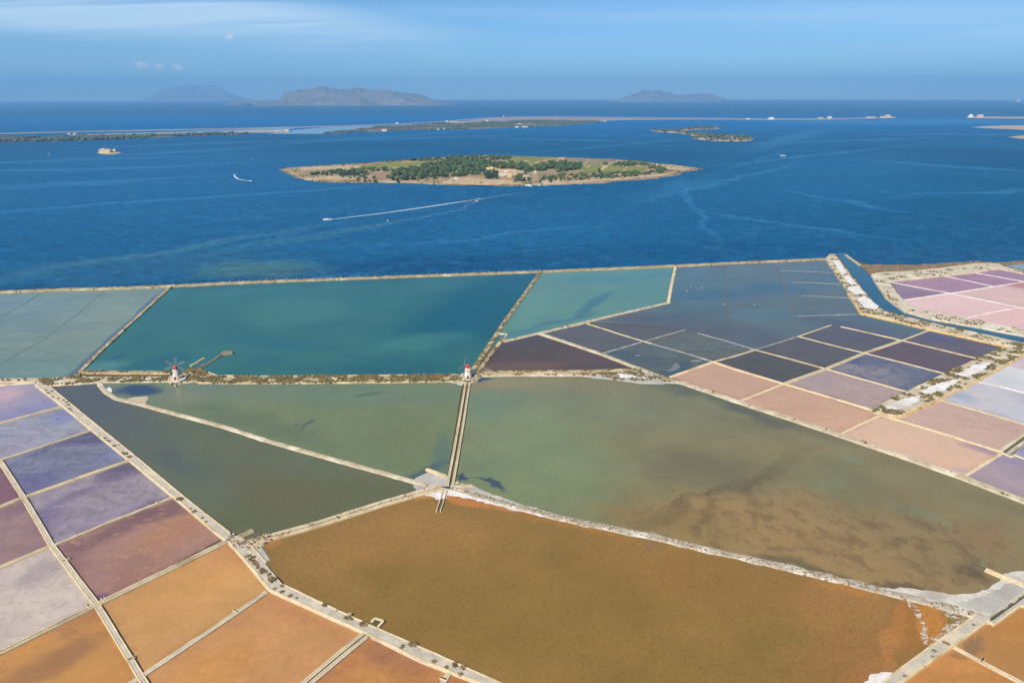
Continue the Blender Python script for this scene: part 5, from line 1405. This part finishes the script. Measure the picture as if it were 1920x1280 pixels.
wood(igP, 4200, 2.2, 5.2, leafy('far_wood', A(92, 104, 84), A(78, 92, 78), A(112, 116, 92), 0.02), 'scrubby wood on the long low island', igHv, cut=-0.05, sc=0.006, seed=1)
wood(wsP, 2600, 3.0, 6.5, MATS['far_wood'], 'dark wood along the left arm of the long island', wsHv, 0.7, seed=2)
for P_, hv, cnt, lab in ((slP, slHv, 420, 'dark thicket covering the rocky nearer islet'), (sl2P, sl2Hv, 160, 'dark thicket covering the farther islet')):
    wood(P_, cnt, 2.0, 4.6, MATS['far_wood'], lab, hv, cut=-0.3, sc=0.02, seed=9, name='undergrowth')
for P_, hv, cnt, lab, sd_ in ((slP, slHv, 52, 'bushy tree on the rocky nearer islet of the pair', 3), (sl2P, sl2Hv, 22, 'bushy tree on the farther islet of the pair', 4)):
    q = [p for p in scatter(P_, cnt, -0.35, 0.02, sd_)]
    for (x, y), z in zip(q, hv(q)):
        s = random.uniform(0.7, 1.25)
        tree(x, y, z - 0.3, 10 * s, 7.5 * s, lab, lab.replace('tree', 'trees'))

far_h = [
    ((721, 246.5), 26, 16, 7, 'white and pink house at the near shore of the long island', 'gable', WHITE), ((838, 229.5), 12, 10, 11, 'white block at the end of the long walled salt works', 'flat', WHITE),
    ((850, 229.8), 60, 10, 6, 'long white walled salt works on the far flat', 'flat', PINKWALL), ((913, 228), 22, 12, 8, 'white farmhouse with a tower among far scrub', 'gable', WHITE), ((944.5, 219.6), 7, 7, 12, 'slim white tower on the outer beach', 'flat', WHITE),
    ((974, 234), 24, 10, 6, 'white low house in the scrub, half way along the long island', 'flat', WHITE), ((997.5, 233.5), 28, 12, 7, 'white long house in the scrub past the low house', 'flat', WHITE), ((969, 239.5), 24, 10, 6, 'white house on the shore of the long island', 'flat', WHITE),
    ((984, 239.3), 34, 10, 5.5, 'long rosy house on the shore of the long island', 'gable', PINKWALL), ((947, 238.6), 14, 9, 5, 'small rosy house on the wooded shore', 'gable', PINKWALL), ((878, 242), 22, 8, 3.5, 'low pale shed on the wooded shore', 'flat', WHITE),
    ((822, 244), 9, 7, 5, 'white hut on the shore flat near the gabled house', 'flat', WHITE), ((833, 243.5), 5, 4, 8, 'thin white post hut next to the white hut', 'flat', WHITE), ((1076, 228.8), 9, 8, 6, 'white hut near the end of the wooded shore', 'flat', WHITE), ((1134, 228.3), 8, 6, 8, 'last white hut at the tip of the wooded shore', 'flat', WHITE),
    ((130, 252.5), 12, 8, 5, 'white hut on the left arm sand bar', 'flat', WHITE), ((141, 253), 14, 9, 5, 'rosy hut on the left arm sand bar', 'gable', PINKWALL), ((216, 261), 14, 8, 4.5, 'white boathouse at the edge of the dark wooded shore', 'flat', WHITE),
    ((461, 249.5), 14, 9, 6, 'white house at the end of the dark wooded shore', 'gable', WHITE), ((538, 246), 22, 10, 6, 'ochre house at the tip of the tan sand bar', 'gable', OCHRE), ((518, 246.8), 16, 8, 4.5, 'low ochre shed before the tip of the tan sand bar', 'flat', OCHRE),
    ((1538, 222.8), 40, 16, 7, 'pale walled works on the thin sand spit', 'flat', PINKWALL), ((1555, 222.4), 32, 16, 12, 'white works with a small tower on the thin sand spit', 'gable', WHITE), ((1632, 221.6), 70, 20, 9, 'long rosy works near the end of the sand spit', 'flat', PINKWALL),
    ((1664, 221), 34, 24, 22, 'rosy tower block at the end of the sand spit', 'flat', PINKWALL), ((1655, 221.4), 40, 16, 9, 'low rosy house joined to the tower block', 'gable', PINKWALL), ((1674, 221), 30, 12, 6, 'small shed past the tower block', 'flat', PINKWALL),
    ((1837, 221), 34, 24, 24, 'square rosy tower house past the channel gap', 'flat', PINKWALL), ((1829, 221), 34, 12, 7, 'low wall house between the white cone and rosy tower', 'flat', PINKWALL),
]
for px_, w_, d_, h_, lab, rf, wl in far_h:
    house(px_, w_ * 0.85, d_ * 0.85, h_ * 0.85, lab, 0, rf, wl, 0.5, wins=0)
for px_, r_, h_, lab in (((1446, 224.2), 32, 15, 'big white salt heap on the thin sand spit'), ((1402, 224), 20, 7, 'small white salt heap on the thin sand spit'), ((1819.5, 220.8), 26, 24, 'tall white salt cone past the channel gap'), ((745, 231.8), 12, 6, 'little white salt heap on the far mud flat')):
    m = MB()
    m.lathe([(r_, -0.5), (r_ * 0.6, h_ * 0.5), (r_ * 0.22, h_ * 0.9), (r_ * 0.05, h_)], 14)
    o = m.build('salt_heap', SALT, None, True)
    o.location = G(*px_, 0.0)
    tag(o, lab, 'salt heap')


# ------------------------------------------------------------------ mountain islands
def mountain(label, prof, ybase, depth_m, mat, seed, shore):
    """a ridge seen from the sea; 'prof' is its skyline as surveyed, turned into heights at its distance"""
    yc = G(960, ybase).y + depth_m * 0.5
    xs_px = np.array([p[0] for p in prof])
    ys_px = np.array([p[1] for p in prof])
    n_u, n_v = 150, 26
    px = np.linspace(xs_px[0], xs_px[-1], n_u)
    py = np.interp(px, xs_px, ys_px)
    V, Fc = [], []
    for i in range(n_u):
        d = CAM_I @ Vector(((px[i] - 960) / F, (640 - py[i]) / F, -1.0))
        t = yc / d.y
        X, Hh = d.x * t, max(0.0, CAM_H + d.z * t)
        Hh *= 1 + 0.13 * noise.fractal(Vector((X / depth_m * 9, seed, 0)), 0.8, 2.1, 4)
        edge = min(1.0, 12 * min(i, n_u - 1 - i) / n_u)
        for j in range(n_v):
            v = j / (n_v - 1) * 2 - 1
            s = max(0.0, 1 - abs(v) ** 1.3)
            nz = noise.fractal(Vector((X / depth_m * 3.2, v * 2.2, seed)), 0.9, 2.1, 5)
            s2 = s * (1 + 0.9 * nz * (1 - s) * 2)
            plain_ = 6.0 * min(1, 5 * (1 - abs(v))) * edge
            z = max(plain_ if abs(v) < 0.99 else -2, Hh * max(0.0, (s2 - 0.16) / 0.84) + plain_)
            if abs(v) > 0.99 or i in (0, n_u - 1):
                z = -2.0
            V.append((X * (yc + v * depth_m * 0.5) / yc, yc + v * depth_m * 0.5 * (0.35 + 0.65 * edge), z))
    for i in range(n_u - 1):
        for j in range(n_v - 1):
            a = i * n_v + j
            Fc.append((a, a + n_v, a + n_v + 1, a + 1))
    o = mesh_obj('island_hills', V, Fc, mat, None, False)
    tag(o, label, 'island', kind='structure')
    return o


ROCKM = earth('bare_hills', A(142, 134, 126), A(104, 102, 100), A(152, 144, 134), 0.004, 0.9, 0.0, spots=A(98, 100, 88), spot_cut=0.56, spot_scale=0.006)
mountain('bare mountain island with a cliff end and a shoreline town', [(440, 191), (480, 190), (521, 188.5), (527, 184), (529, 178), (533, 172), (545, 170.3), (560, 169), (580, 165.5), (600, 163), (611, 162), (616, 164.5), (628, 166.5), (645, 168), (660, 165.5), (672, 165), (682, 167), (697, 170.5), (715, 170), (727, 169.5), (745, 175), (768, 175), (790, 179), (805, 184), (818, 190), (830, 192), (848, 194)], 198, 2600, ROCKM, 4.0, 197)
mountain('hazy twin humped mountain island, smaller, standing apart', [(1150, 190), (1160, 187), (1172, 182), (1182, 178.5), (1195, 175), (1205, 170.5), (1213, 169.3), (1236, 169), (1250, 173), (1265, 177.5), (1280, 178), (1297, 176.2), (1312, 174.8), (1330, 176), (1345, 181), (1355, 184), (1362, 186.5), (1370, 189)], 191.5, 2000, ROCKM, 9.0, 191)
mountain('faint blue mountain island farthest off under the small clouds', [(278, 186), (285, 180), (292, 174.5), (305, 168), (325, 163), (340, 161), (352, 158.5), (360, 159), (370, 161), (385, 161), (400, 158.5), (408, 162), (418, 167), (430, 174), (445, 180), (462, 186)], 187.4, 2600, ROCKM, 14.0, 188)
hb = None
k = 0
while k < 46:
    x = random.uniform(535, 842)
    y = random.uniform(193.6, 197.2) - (2.0 if x > 800 else 0)
    w_ = random.uniform(14, 34)
    if hb is None:
        hb = house((x, y), 20, 16, 9, 'tiny white house in the shoreline town under the bare mountain island', 0, 'flat', WHITE, 5, group='houses of the far shoreline town', wins=0)
    else:
        c = copy_tree(hb)
        p = G(x, y)
        c.location = (p.x, p.y, 4.5)
        c.scale = (w_ / 20, 1, random.uniform(0.6, 1.5))
    k += 1
hb = house((1196, 190.3), 24, 18, 12, 'tiny white house on the shore of the twin humped island', 0, 'flat', WHITE, 4, group='houses of the twin humped island', wins=0)
for k in range(14):
    c = copy_tree(hb)
    p = G(random.uniform(1196, 1235), 190.2)
    c.location = (p.x, p.y, random.uniform(3, 25))
    c.scale = (random.uniform(0.7, 1.8), 1, random.uniform(0.7, 1.4))
fo, _, _, _ = island('island_land', 'flat far islet carrying a white lighthouse house', [(1890, 190.6), (1900, 191.3), (1915, 191.2), (1916, 190.2), (1900, 189.8)], 5, 40, 60, SANDY, amp=10, seed=33)
house((1909, 190.8), 70, 40, 34, 'white lighthouse house on the flat far islet', 0, 'gable', WHITE, 4, wins=0)


# ------------------------------------------------------------------ boats, wakes, marks
def boat(px, L, label, heading, kind='cruiser', group=None, mat=HULLW):
    b = G(*px, SEA_Z)
    root = empty('boat', (b.x, b.y, SEA_Z), R(heading))
    tag(root, label, 'boat', group)
    Wd, Hh = L * 0.32, L * 0.13
    V, Fc, ns = [], [], 9
    for i in range(ns):
        t = i / (ns - 1)
        wv = Wd / 2 * (1 - max(0, (t - 0.45) / 0.55) ** 2.2) * (0.9 + 0.1 * min(1, t * 4))
        sh = Hh * (1 + 0.35 * t * t)
        x = (t - 0.5) * L
        V += [(x, -wv, sh), (x - 0.0, -wv * 0.72, -0.15), (x, 0, -0.3), (x, wv * 0.72, -0.15), (x, wv, sh), (x, 0, sh * 0.86)]
    for i in range(ns - 1):
        for c in range(6):
            a, b2 = i * 6 + c, i * 6 + (c + 1) % 6
            Fc.append((a, a + 6, b2 + 6, b2))
    Fc.append((0, 1, 2, 3, 4, 5))
    mesh_obj('hull', V, Fc, mat, root)
    m = MB()
    if kind == 'cruiser':
        m.box((-0.02 * L, 0, Hh + 0.65), (L * 0.36, Wd * 0.62, 1.3))
        m.build('cabin', HULLW, root)
        m = MB()
        m.box((0.165 * L, 0, Hh + 0.85), (L * 0.015, Wd * 0.56, 0.6))
        m.build('windscreen', GLASSD, root)
        m = MB()
        m.box((-0.22 * L, 0, Hh + 1.75), (L * 0.42, Wd * 0.8, 0.12))
        for sx in (-0.4, -0.06):
            for sy in (-1, 1):
                m.tube((sx * L, sy * Wd * 0.32, Hh * 0.8), (sx * L, sy * Wd * 0.32, Hh + 1.72), 0.05, 5)
        m.build('canopy', CANVAS, root)
    elif kind == 'ferry':
        m.box((0, 0, Hh + 0.1), (L * 0.8, Wd * 0.8, 0.2))
        m.build('deck', WOOD, root)
        m = MB()
        for sx in (-0.36, -0.1, 0.16, 0.3):
            for sy in (-1, 1):
                m.tube((sx * L, sy * Wd * 0.36, Hh), (sx * L, sy * Wd * 0.36, Hh + 2.0), 0.07, 5)
        m.box((-0.03 * L, 0, Hh + 2.08), (L * 0.74, Wd * 0.86, 0.16))
        m.build('canopy', HULLW, root)
        m = MB()
        m.box((0.22 * L, 0, Hh + 0.8), (L * 0.14, Wd * 0.5, 1.4))
        m.build('wheelhouse', REDBOOT if 'red' in label else CANVAS, root)
    elif kind == 'sail':
        m.tube((0, 0, Hh), (0, 0, L * 1.25), 0.09, 6)
        m.build('mast', WHITE, root)
        mesh_obj('sail', [(-0.05, 0.03, Hh + 0.8), (-L * 0.42, 0.25, Hh + 1.0), (-0.05, 0.05, L * 1.22), (-0.05, -0.03, Hh + 0.8), (-L * 0.42, 0.19, Hh + 1.0), (-0.05, -0.01, L * 1.22)], [(0, 1, 2), (5, 4, 3), (0, 3, 4, 1), (1, 4, 5, 2)], HULLW, root)
    else:
        m.box((0.05 * L, 0, Hh + 0.3), (L * 0.3, Wd * 0.5, 0.6))
        m.build('console', HULLW, root)
        m = MB()
        m.box((-0.5 * L, 0, Hh), (0.5, 0.5, 1.1))
        m.build('outboard_motor', DARK, root)
    return root


boat((614, 412.6), 11, 'white speedboat at the head of the long straight wake', 190, 'open')
boat((898.5, 377), 11, 'white canopied boat with wake lines meeting at its stern', 35, 'ferry')
boat((1468, 293), 14, 'small white boat with a red wheelhouse alone on the open lagoon', 170, 'ferry')
boat((469.5, 339.5), 7, 'tiny white motorboat at the end of a short curved wake', -20, 'open')
boat((93, 291.5), 8, 'small white sailboat alone near the tiny rocky islet', 60, 'sail')
boat((992, 348.8), 14, 'white tour boat moored at the jetty of the central island', 165, 'cruiser')
boat((1012.5, 348.2), 8, 'white boat moored first past the island jetty', 200, 'cruiser')
boat((1023.5, 348), 10, 'white canopied boat moored second past the island jetty', 5, 'ferry')
boat((1143, 190.4), 60, 'far white ferry on the horizon beside the twin humped island', 180, 'cruiser')
boat((903, 195.2), 34, 'far white yacht between the mountain islands', 180, 'cruiser')
for k, (x, y) in enumerate([(73, 230), (143, 225.5), (288, 213.5), (442, 230.5), (1372, 210)]):
    boat((x, y), 12, ('white speck of a boat on the far sea, nearest the frame edge', 'white speck of a boat on the far sea above the left arm huts', 'white speck of a boat far out under the faint blue mountain', 'white speck of a boat just off the outer beach', 'white speck of a boat off the thin sand spit')[k], 30 * k, 'cruiser', 'far boats on the open sea')
for x, y, lab in ((727, 414.5, 'small white buoy beside the long wake'), (474.5, 298, 'small white buoy far out behind the curved wake')):
    m = MB()
    m.lathe([(0.1, -0.4), (0.75, -0.1), (0.8, 0.4), (0.4, 0.9), (0.15, 1.6), (0.05, 1.7)], 12)
    o = m.build('buoy', HULLW)
    o.location = G(x, y, SEA_Z)
    tag(o, lab, 'buoy')


def foam(name, col, cover, scale):
    m_, t, b = principled(name)
    P = t.node('ShaderNodeNewGeometry').outputs['Position']
    b.inputs['Base Color'].default_value = (*col, 1)
    b.inputs['Roughness'].default_value = 0.8
    a = t.node('ShaderNodeAttribute', attribute_name='dense')
    nz = t.noise(P, scale, 5, 0.7)
    k = t.rng(t.math('ADD', nz, t.math('MULTIPLY', t.math('SUBTRACT', a.outputs['Fac'], 0.5), cover)), 0.42, 0.78)
    t.put(b.inputs['Alpha'], k)
    return m_


FOAM = foam('wake_foam', A(236, 240, 244), 0.9, 0.35)
SLICK = foam('faded_wake', A(110, 156, 188), 0.9, 0.12)


def wake(label, px, w0, w1, d0, d1, mat):
    P = rough2(G2(px, SEA_Z), 4, 0, closed=False)
    n = len(P)
    V, Fc, den = [], [], []
    L, H = offset(P, -1), offset(P, 1)
    for i, p in enumerate(P):
        t = i / (n - 1)
        wd = w0 + (w1 - w0) * t
        dn = (H[i] - L[i]).normalized()
        dd = d0 + (d1 - d0) * t
        for s, e in ((-1, 0.0), (-0.5, 0.85), (0, 1), (0.5, 0.85), (1, 0.0)):
            q = p + dn * wd * s / 2
            V.append((q.x, q.y, SEA_Z + 0.06))
            den.append(dd * e)
        if i:
            k = (i - 1) * 5
            for c in range(4):
                Fc.append((k + c, k + c + 1, k + c + 6, k + c + 5))
    o = mesh_obj('wake_foam', V, Fc, mat)
    at = o.data.attributes.new('dense', 'FLOAT', 'POINT')
    at.data.foreach_set('value', den)
    tag(o, label, 'wake', kind='stuff')


wake('long straight white wake behind the speedboat', [(619, 411.5), (660, 406.8), (720, 399.5), (780, 391), (840, 382), (892, 374.5)], 2.2, 9, 1.6, 0.6, FOAM)
wake('fading wake beyond the canopied boat', [(903, 373.5), (940, 367), (985, 360), (1030, 354)], 7, 14, 0.8, 0.4, SLICK)
wake('upper curling wake line behind the canopied boat', [(896, 377.5), (884, 382), (874, 388), (868, 393)], 1.4, 2.2, 0.7, 0.4, FOAM)
wake('lower curling wake line behind the canopied boat', [(893, 376.5), (878, 381), (869, 388), (876, 395), (900, 401), (950, 407)], 1.4, 3, 0.65, 0.35, FOAM)
wake('broad faded wake drifting below the speedboat wake', [(870, 392), (800, 406), (740, 417), (680, 427), (600, 437), (540, 446)], 8, 26, 0.65, 0.45, SLICK)
wake('short curved wake of the tiny motorboat', [(469, 339.6), (456, 338), (446, 335.5), (440, 331), (439, 326)], 3, 8, 1.4, 0.5, FOAM)

# ------------------------------------------------------------------ posts, shrubs
m = MB()
m.box((0, 0, 0.9), (0.16, 0.16, 2.2))
m.box((0, 0, 2.05), (0.24, 0.24, 0.1))
post0 = m.build('post', PALEWOOD)
tag(post0, 'slim pale post in the row along the long sea dike', 'post', 'posts along the long sea dike')
line = [(300, 534.5), (323, 533.5), (450, 527.3), (950, 509.4), (1012, 507)]
P = rough2(G2(line, 1.1), 7.5, 0, closed=False)
for k, p in enumerate(P):
    o = post0 if k == 0 else post0.copy()
    if k:
        COL.objects.link(o)
    o.location = (p.x + random.uniform(-1.2, 1.2), p.y + random.uniform(-.6, .6), 1.0)
    o.scale = (1, 1, random.uniform(0.6, 1.15))
SHRUBM = []
for k in range(4):
    pts, rad = [], []
    for j in range(34):
        a, rr = random.uniform(0, 6.28), math.sqrt(random.random()) * 0.85
        pts.append((rr * math.cos(a), rr * math.sin(a), 0.12 + 0.42 * (1 - rr * rr) * random.random()))
        rad.append(random.uniform(0.14, 0.26))
    V, Fc = clump_data(pts, rad, 0.9, 0.55)
    me = bpy.data.meshes.new('shrub')
    me.from_pydata(V.tolist(), [], Fc.tolist())
    me.materials.append(BROWNSCRUB if k % 2 else SCRUB)
    SHRUBM.append(me)
SH = [(v[0] / 3.84, 700 + v[1] / 3.84, v[2], 'gravel road beside the lilac pans') for v in [(480, 205, .9), (500, 255, 1.1), (515, 270, .7), (380, 170, .9), (420, 180, .8), (490, 225, 1), (345, 140, 1), (330, 120, .9), (375, 125, .9), (460, 190, .8), (755, 464, .8), (770, 478, .7), (787, 487, .9), (820, 520, 1.1), (860, 512, .6), (880, 568, .8), (902, 577, 1.3), (930, 600, 1.2), (1295, 902, 1.5), (1368, 972, .7), (1398, 992, 1.1), (1457, 1040, .8), (1485, 1065, .6)]]
SH += [(400 + v[0] / 3.84, 980 + v[1] / 3.84, v[2], 'curving gravel road beside the golden brown pond') for v in [(245, 240, 1), (262, 232, .8), (280, 250, 1.2), (268, 262, 1), (300, 290, 1.1), (290, 275, .9), (315, 305, .9), (322, 320, .8), (345, 335, 1), (355, 350, 1.4), (372, 352, 1), (400, 372, .9), (412, 400, 1.2), (428, 410, 1.5), (495, 452, .9), (550, 525, .9), (440, 475, .8), (495, 497, .9), (600, 540, .6), (805, 588, 1.1), (895, 628, .7), (970, 682, 1.3), (990, 690, 1), (1075, 728, 1.2), (1095, 735, 1.1), (1430, 873, 1.3), (1450, 880, 1), (1358, 890, .9), (1590, 995, .9), (1680, 1040, .8), (1780, 1090, .9), (1745, 1020, 1.2), (1800, 1040, 1.1)]]
SH += [(1500 + v[0] / 4.571, 1020 + v[1] / 4.571, v[2], 'gravel road in the near right corner') for v in [(1150, 912, .7), (1260, 850, .9), (1240, 842, .7), (1135, 960, .6), (900, 1130, .7), (1490, 690, .6), (1060, 1040, .5)]]
MARKS = [(90, 735, 'beside the pale lilac pan'), (125, 765, 'at the first double cream dike'), (180, 810, 'at the second cream dike'), (205, 835, 'beside the blue violet pan'), (245, 862, 'at the cream channel dike'), (335, 935, 'at the dike above the mauve brown pan'), (375, 970, 'beside the mauve brown pan'),
         (470, 1045, 'in the shrubby bend beside the dark slot'), (490, 1070, 'in the lower part of the shrubby bend'), (512, 1095, 'above the end of the gravel dike'), (530, 1110, 'just past the end of the gravel dike'), (620, 1140, 'half way from the gravel dike to the basin'), (655, 1158, 'by the white stone before the basin'), (685, 1172, 'beside the square stone basin'), (770, 1210, 'past the square stone basin'), (815, 1238, 'before the short cross dike'), (860, 1258, 'past the short cross dike'),
         (1775, 1205, 'at the head of the thin cross dike'), (1700, 1262, 'near the frame bottom'), (1750, 1225, 'below the thin cross dike'), (1826, 1170, 'near the dark walled ditch')]
seen = {}
for k, (x, y, sz, where) in enumerate(SH):
    p = G(x, y, 0.9)
    o = bpy.data.objects.new('shrub', SHRUBM[k % 4])
    COL.objects.link(o)
    o.location = (p.x, p.y, 0.85)
    o.rotation_euler = (0, 0, random.uniform(0, 6.28))
    o.scale = (sz * 0.95, sz * 0.95, sz * 0.75)
    mk = min(MARKS, key=lambda q: (q[0] - x) ** 2 + (q[1] - y) ** 2)[2]
    size = 'big' if sz > 1.05 else 'small' if sz < 0.85 else 'middling'
    tone = 'brown' if k % 2 else 'olive'
    lab = '%s %s shrub on the gravel road %s' % (size, tone, mk)
    seen[lab] = seen.get(lab, 0) + 1
    if seen[lab] > 1:
        lab = '%s %s shrub %s, %s of its size' % (size, tone, mk, ('next', 'third', 'fourth', 'fifth')[seen[lab] - 2])
    tag(o, lab, 'shrub', 'shrubs on the ' + where)

# ------------------------------------------------------------------ sluices and loose stones
def sluice(px, along, wd, label):
    p, q = G(*px, 0.0), G(*along, 0.0)
    a = math.atan2(q.y - p.y, q.x - p.x)
    root = empty('sluice', (p.x, p.y, 0.0), a)
    tag(root, label, 'sluice')
    for sx in (-0.38, 0.38):
        m = MB()
        m.box((sx, 0, 0.36), (0.22, wd + 0.35, 0.72))
        m.build('wall', CREAM, root)
    m = MB()
    m.box((0, 0, 0.36), (0.5, wd + 0.2, 0.62))  # solid block; the open slot's darkness is put into its colour
    m.build('dark_slot', DARK, root)


for px_, al_, wd_, lab in [
        ((125, 1051), (150, 1088), 1.9, 'small sluice in the long gravel dike beside the pale grey pink pan'), ((246, 1237), (258, 1258), 1.9, 'small sluice in the long gravel dike near the frame bottom'),
        ((443, 1147), (400, 1176), 1.7, 'small sluice in the gravel dike between two orange pans'), ((296, 943), (327, 930), 1.3, 'small sluice in the dike above the mauve brown pan'),
        ((168, 1139), (182, 1132), 2.3, 'small sluice just before the long gravel dike crossing'), ((195, 1126), (182, 1132), 2.3, 'small sluice just after the long gravel dike crossing'),
        ((1841, 1239.5), (1860, 1249), 1.5, 'small sluice half way down the thin cross dike'), ((832, 1274), (845, 1255), 1.7, 'small sluice in the short gravel cross dike'),
        ((1223, 1004), (1260, 1012), 3.2, 'dark sluice cut through the long winding salty dike'), ((497, 1006), (520, 999.5), 1.8, 'small sluice in the channel dike near the shrubby bend')]:
    sluice(px_, al_, wd_, lab)
for k, (x, y, r, lab) in enumerate([(655, 1152, 1.5, 'big white boulder on the edge of the curving gravel road'), (427, 1005, 0.9, 'white boulder on the end of the gravel road'), (438, 1001, 0.9, 'white boulder by the twin outlet walls'), (858, 905, 1.5, 'white heap of salt beside the pale twin walled channel'), (576, 1125, 0.5, 'small white stone on the curving gravel road'), (753, 1207, 0.6, 'pale stone on the road past the basin')]):
    V, Fc = clump_data([(0, 0, 0)], [r * 0.62], 0.7, 0.25)
    o = mesh_obj('boulder', V.tolist(), Fc.tolist(), PALE)
    o.location = G(x, y, 0.95)
    tag(o, lab, 'boulder')

bird = None
for k, (x, y, lab) in enumerate([(1288, 547, 'white wading bird nearest the pale dike in the slate blue pan'), (1295, 540, 'white wading bird closest to the sea dike in the slate blue pan'), (1316, 541, 'white wading bird in the middle of the first slate strip'), (1358, 572, 'white wading bird beside the sunken double ridge'), (1414, 574, 'white wading bird alone between the two double ridges')]):
    if bird is None:
        m = MB()
        m.lathe([(0.02, -0.5), (0.2, -0.25), (0.26, 0.0), (0.2, 0.25), (0.04, 0.42)], 10, M=Matrix.Translation((0, 0, 0.75)) @ Matrix.Rotation(R(78), 4, 'Y'))
        m.tube((0.36, 0, 0.82), (0.5, 0, 1.15), 0.06, 6, 0.045)
        m.tube((0.5, 0, 1.15), (0.44, 0, 1.36), 0.045, 6)
        m.lathe([(0.02, -0.08), (0.075, 0), (0.02, 0.1)], 8, c=(0.46, 0, 1.4))
        m.tube((0.5, 0, 1.4), (0.72, 0, 1.36), 0.022, 5, 0.005)
        for sy in (-1, 1):
            m.tube((0.02, sy * 0.08, 0.62), (0.02, sy * 0.08, 0.0), 0.022, 5)
        bird = o = m.build('bird', WHITE)
    else:
        o = bird.copy()
        COL.objects.link(o)
    o.location = G(x, y, 0.2)
    o.rotation_euler = (0, 0, 1.7 * k)
    tag(o, lab, 'bird', 'white wading birds in the slate blue pan')

# ------------------------------------------------------------------ haze
hz = MB()
hz.box((0, 0, 345), (53000, 53000, 700))
hm = bpy.data.materials.new('haze')
hm.use_nodes = True
h = NT(hm.node_tree)
h.n.clear()
pv = h.node('ShaderNodeVolumePrincipled')
pv.inputs['Color'].default_value = (0.28, 0.61, 1.0, 1)
pv.inputs['Density'].default_value = 8.2e-5
ho = h.node('ShaderNodeOutputMaterial')
h.l.new(pv.outputs[0], ho.inputs['Volume'])
haze = hz.build('haze', hm)
tag(haze, 'thin blue sea haze filling the air to the horizon', 'haze', kind='stuff')
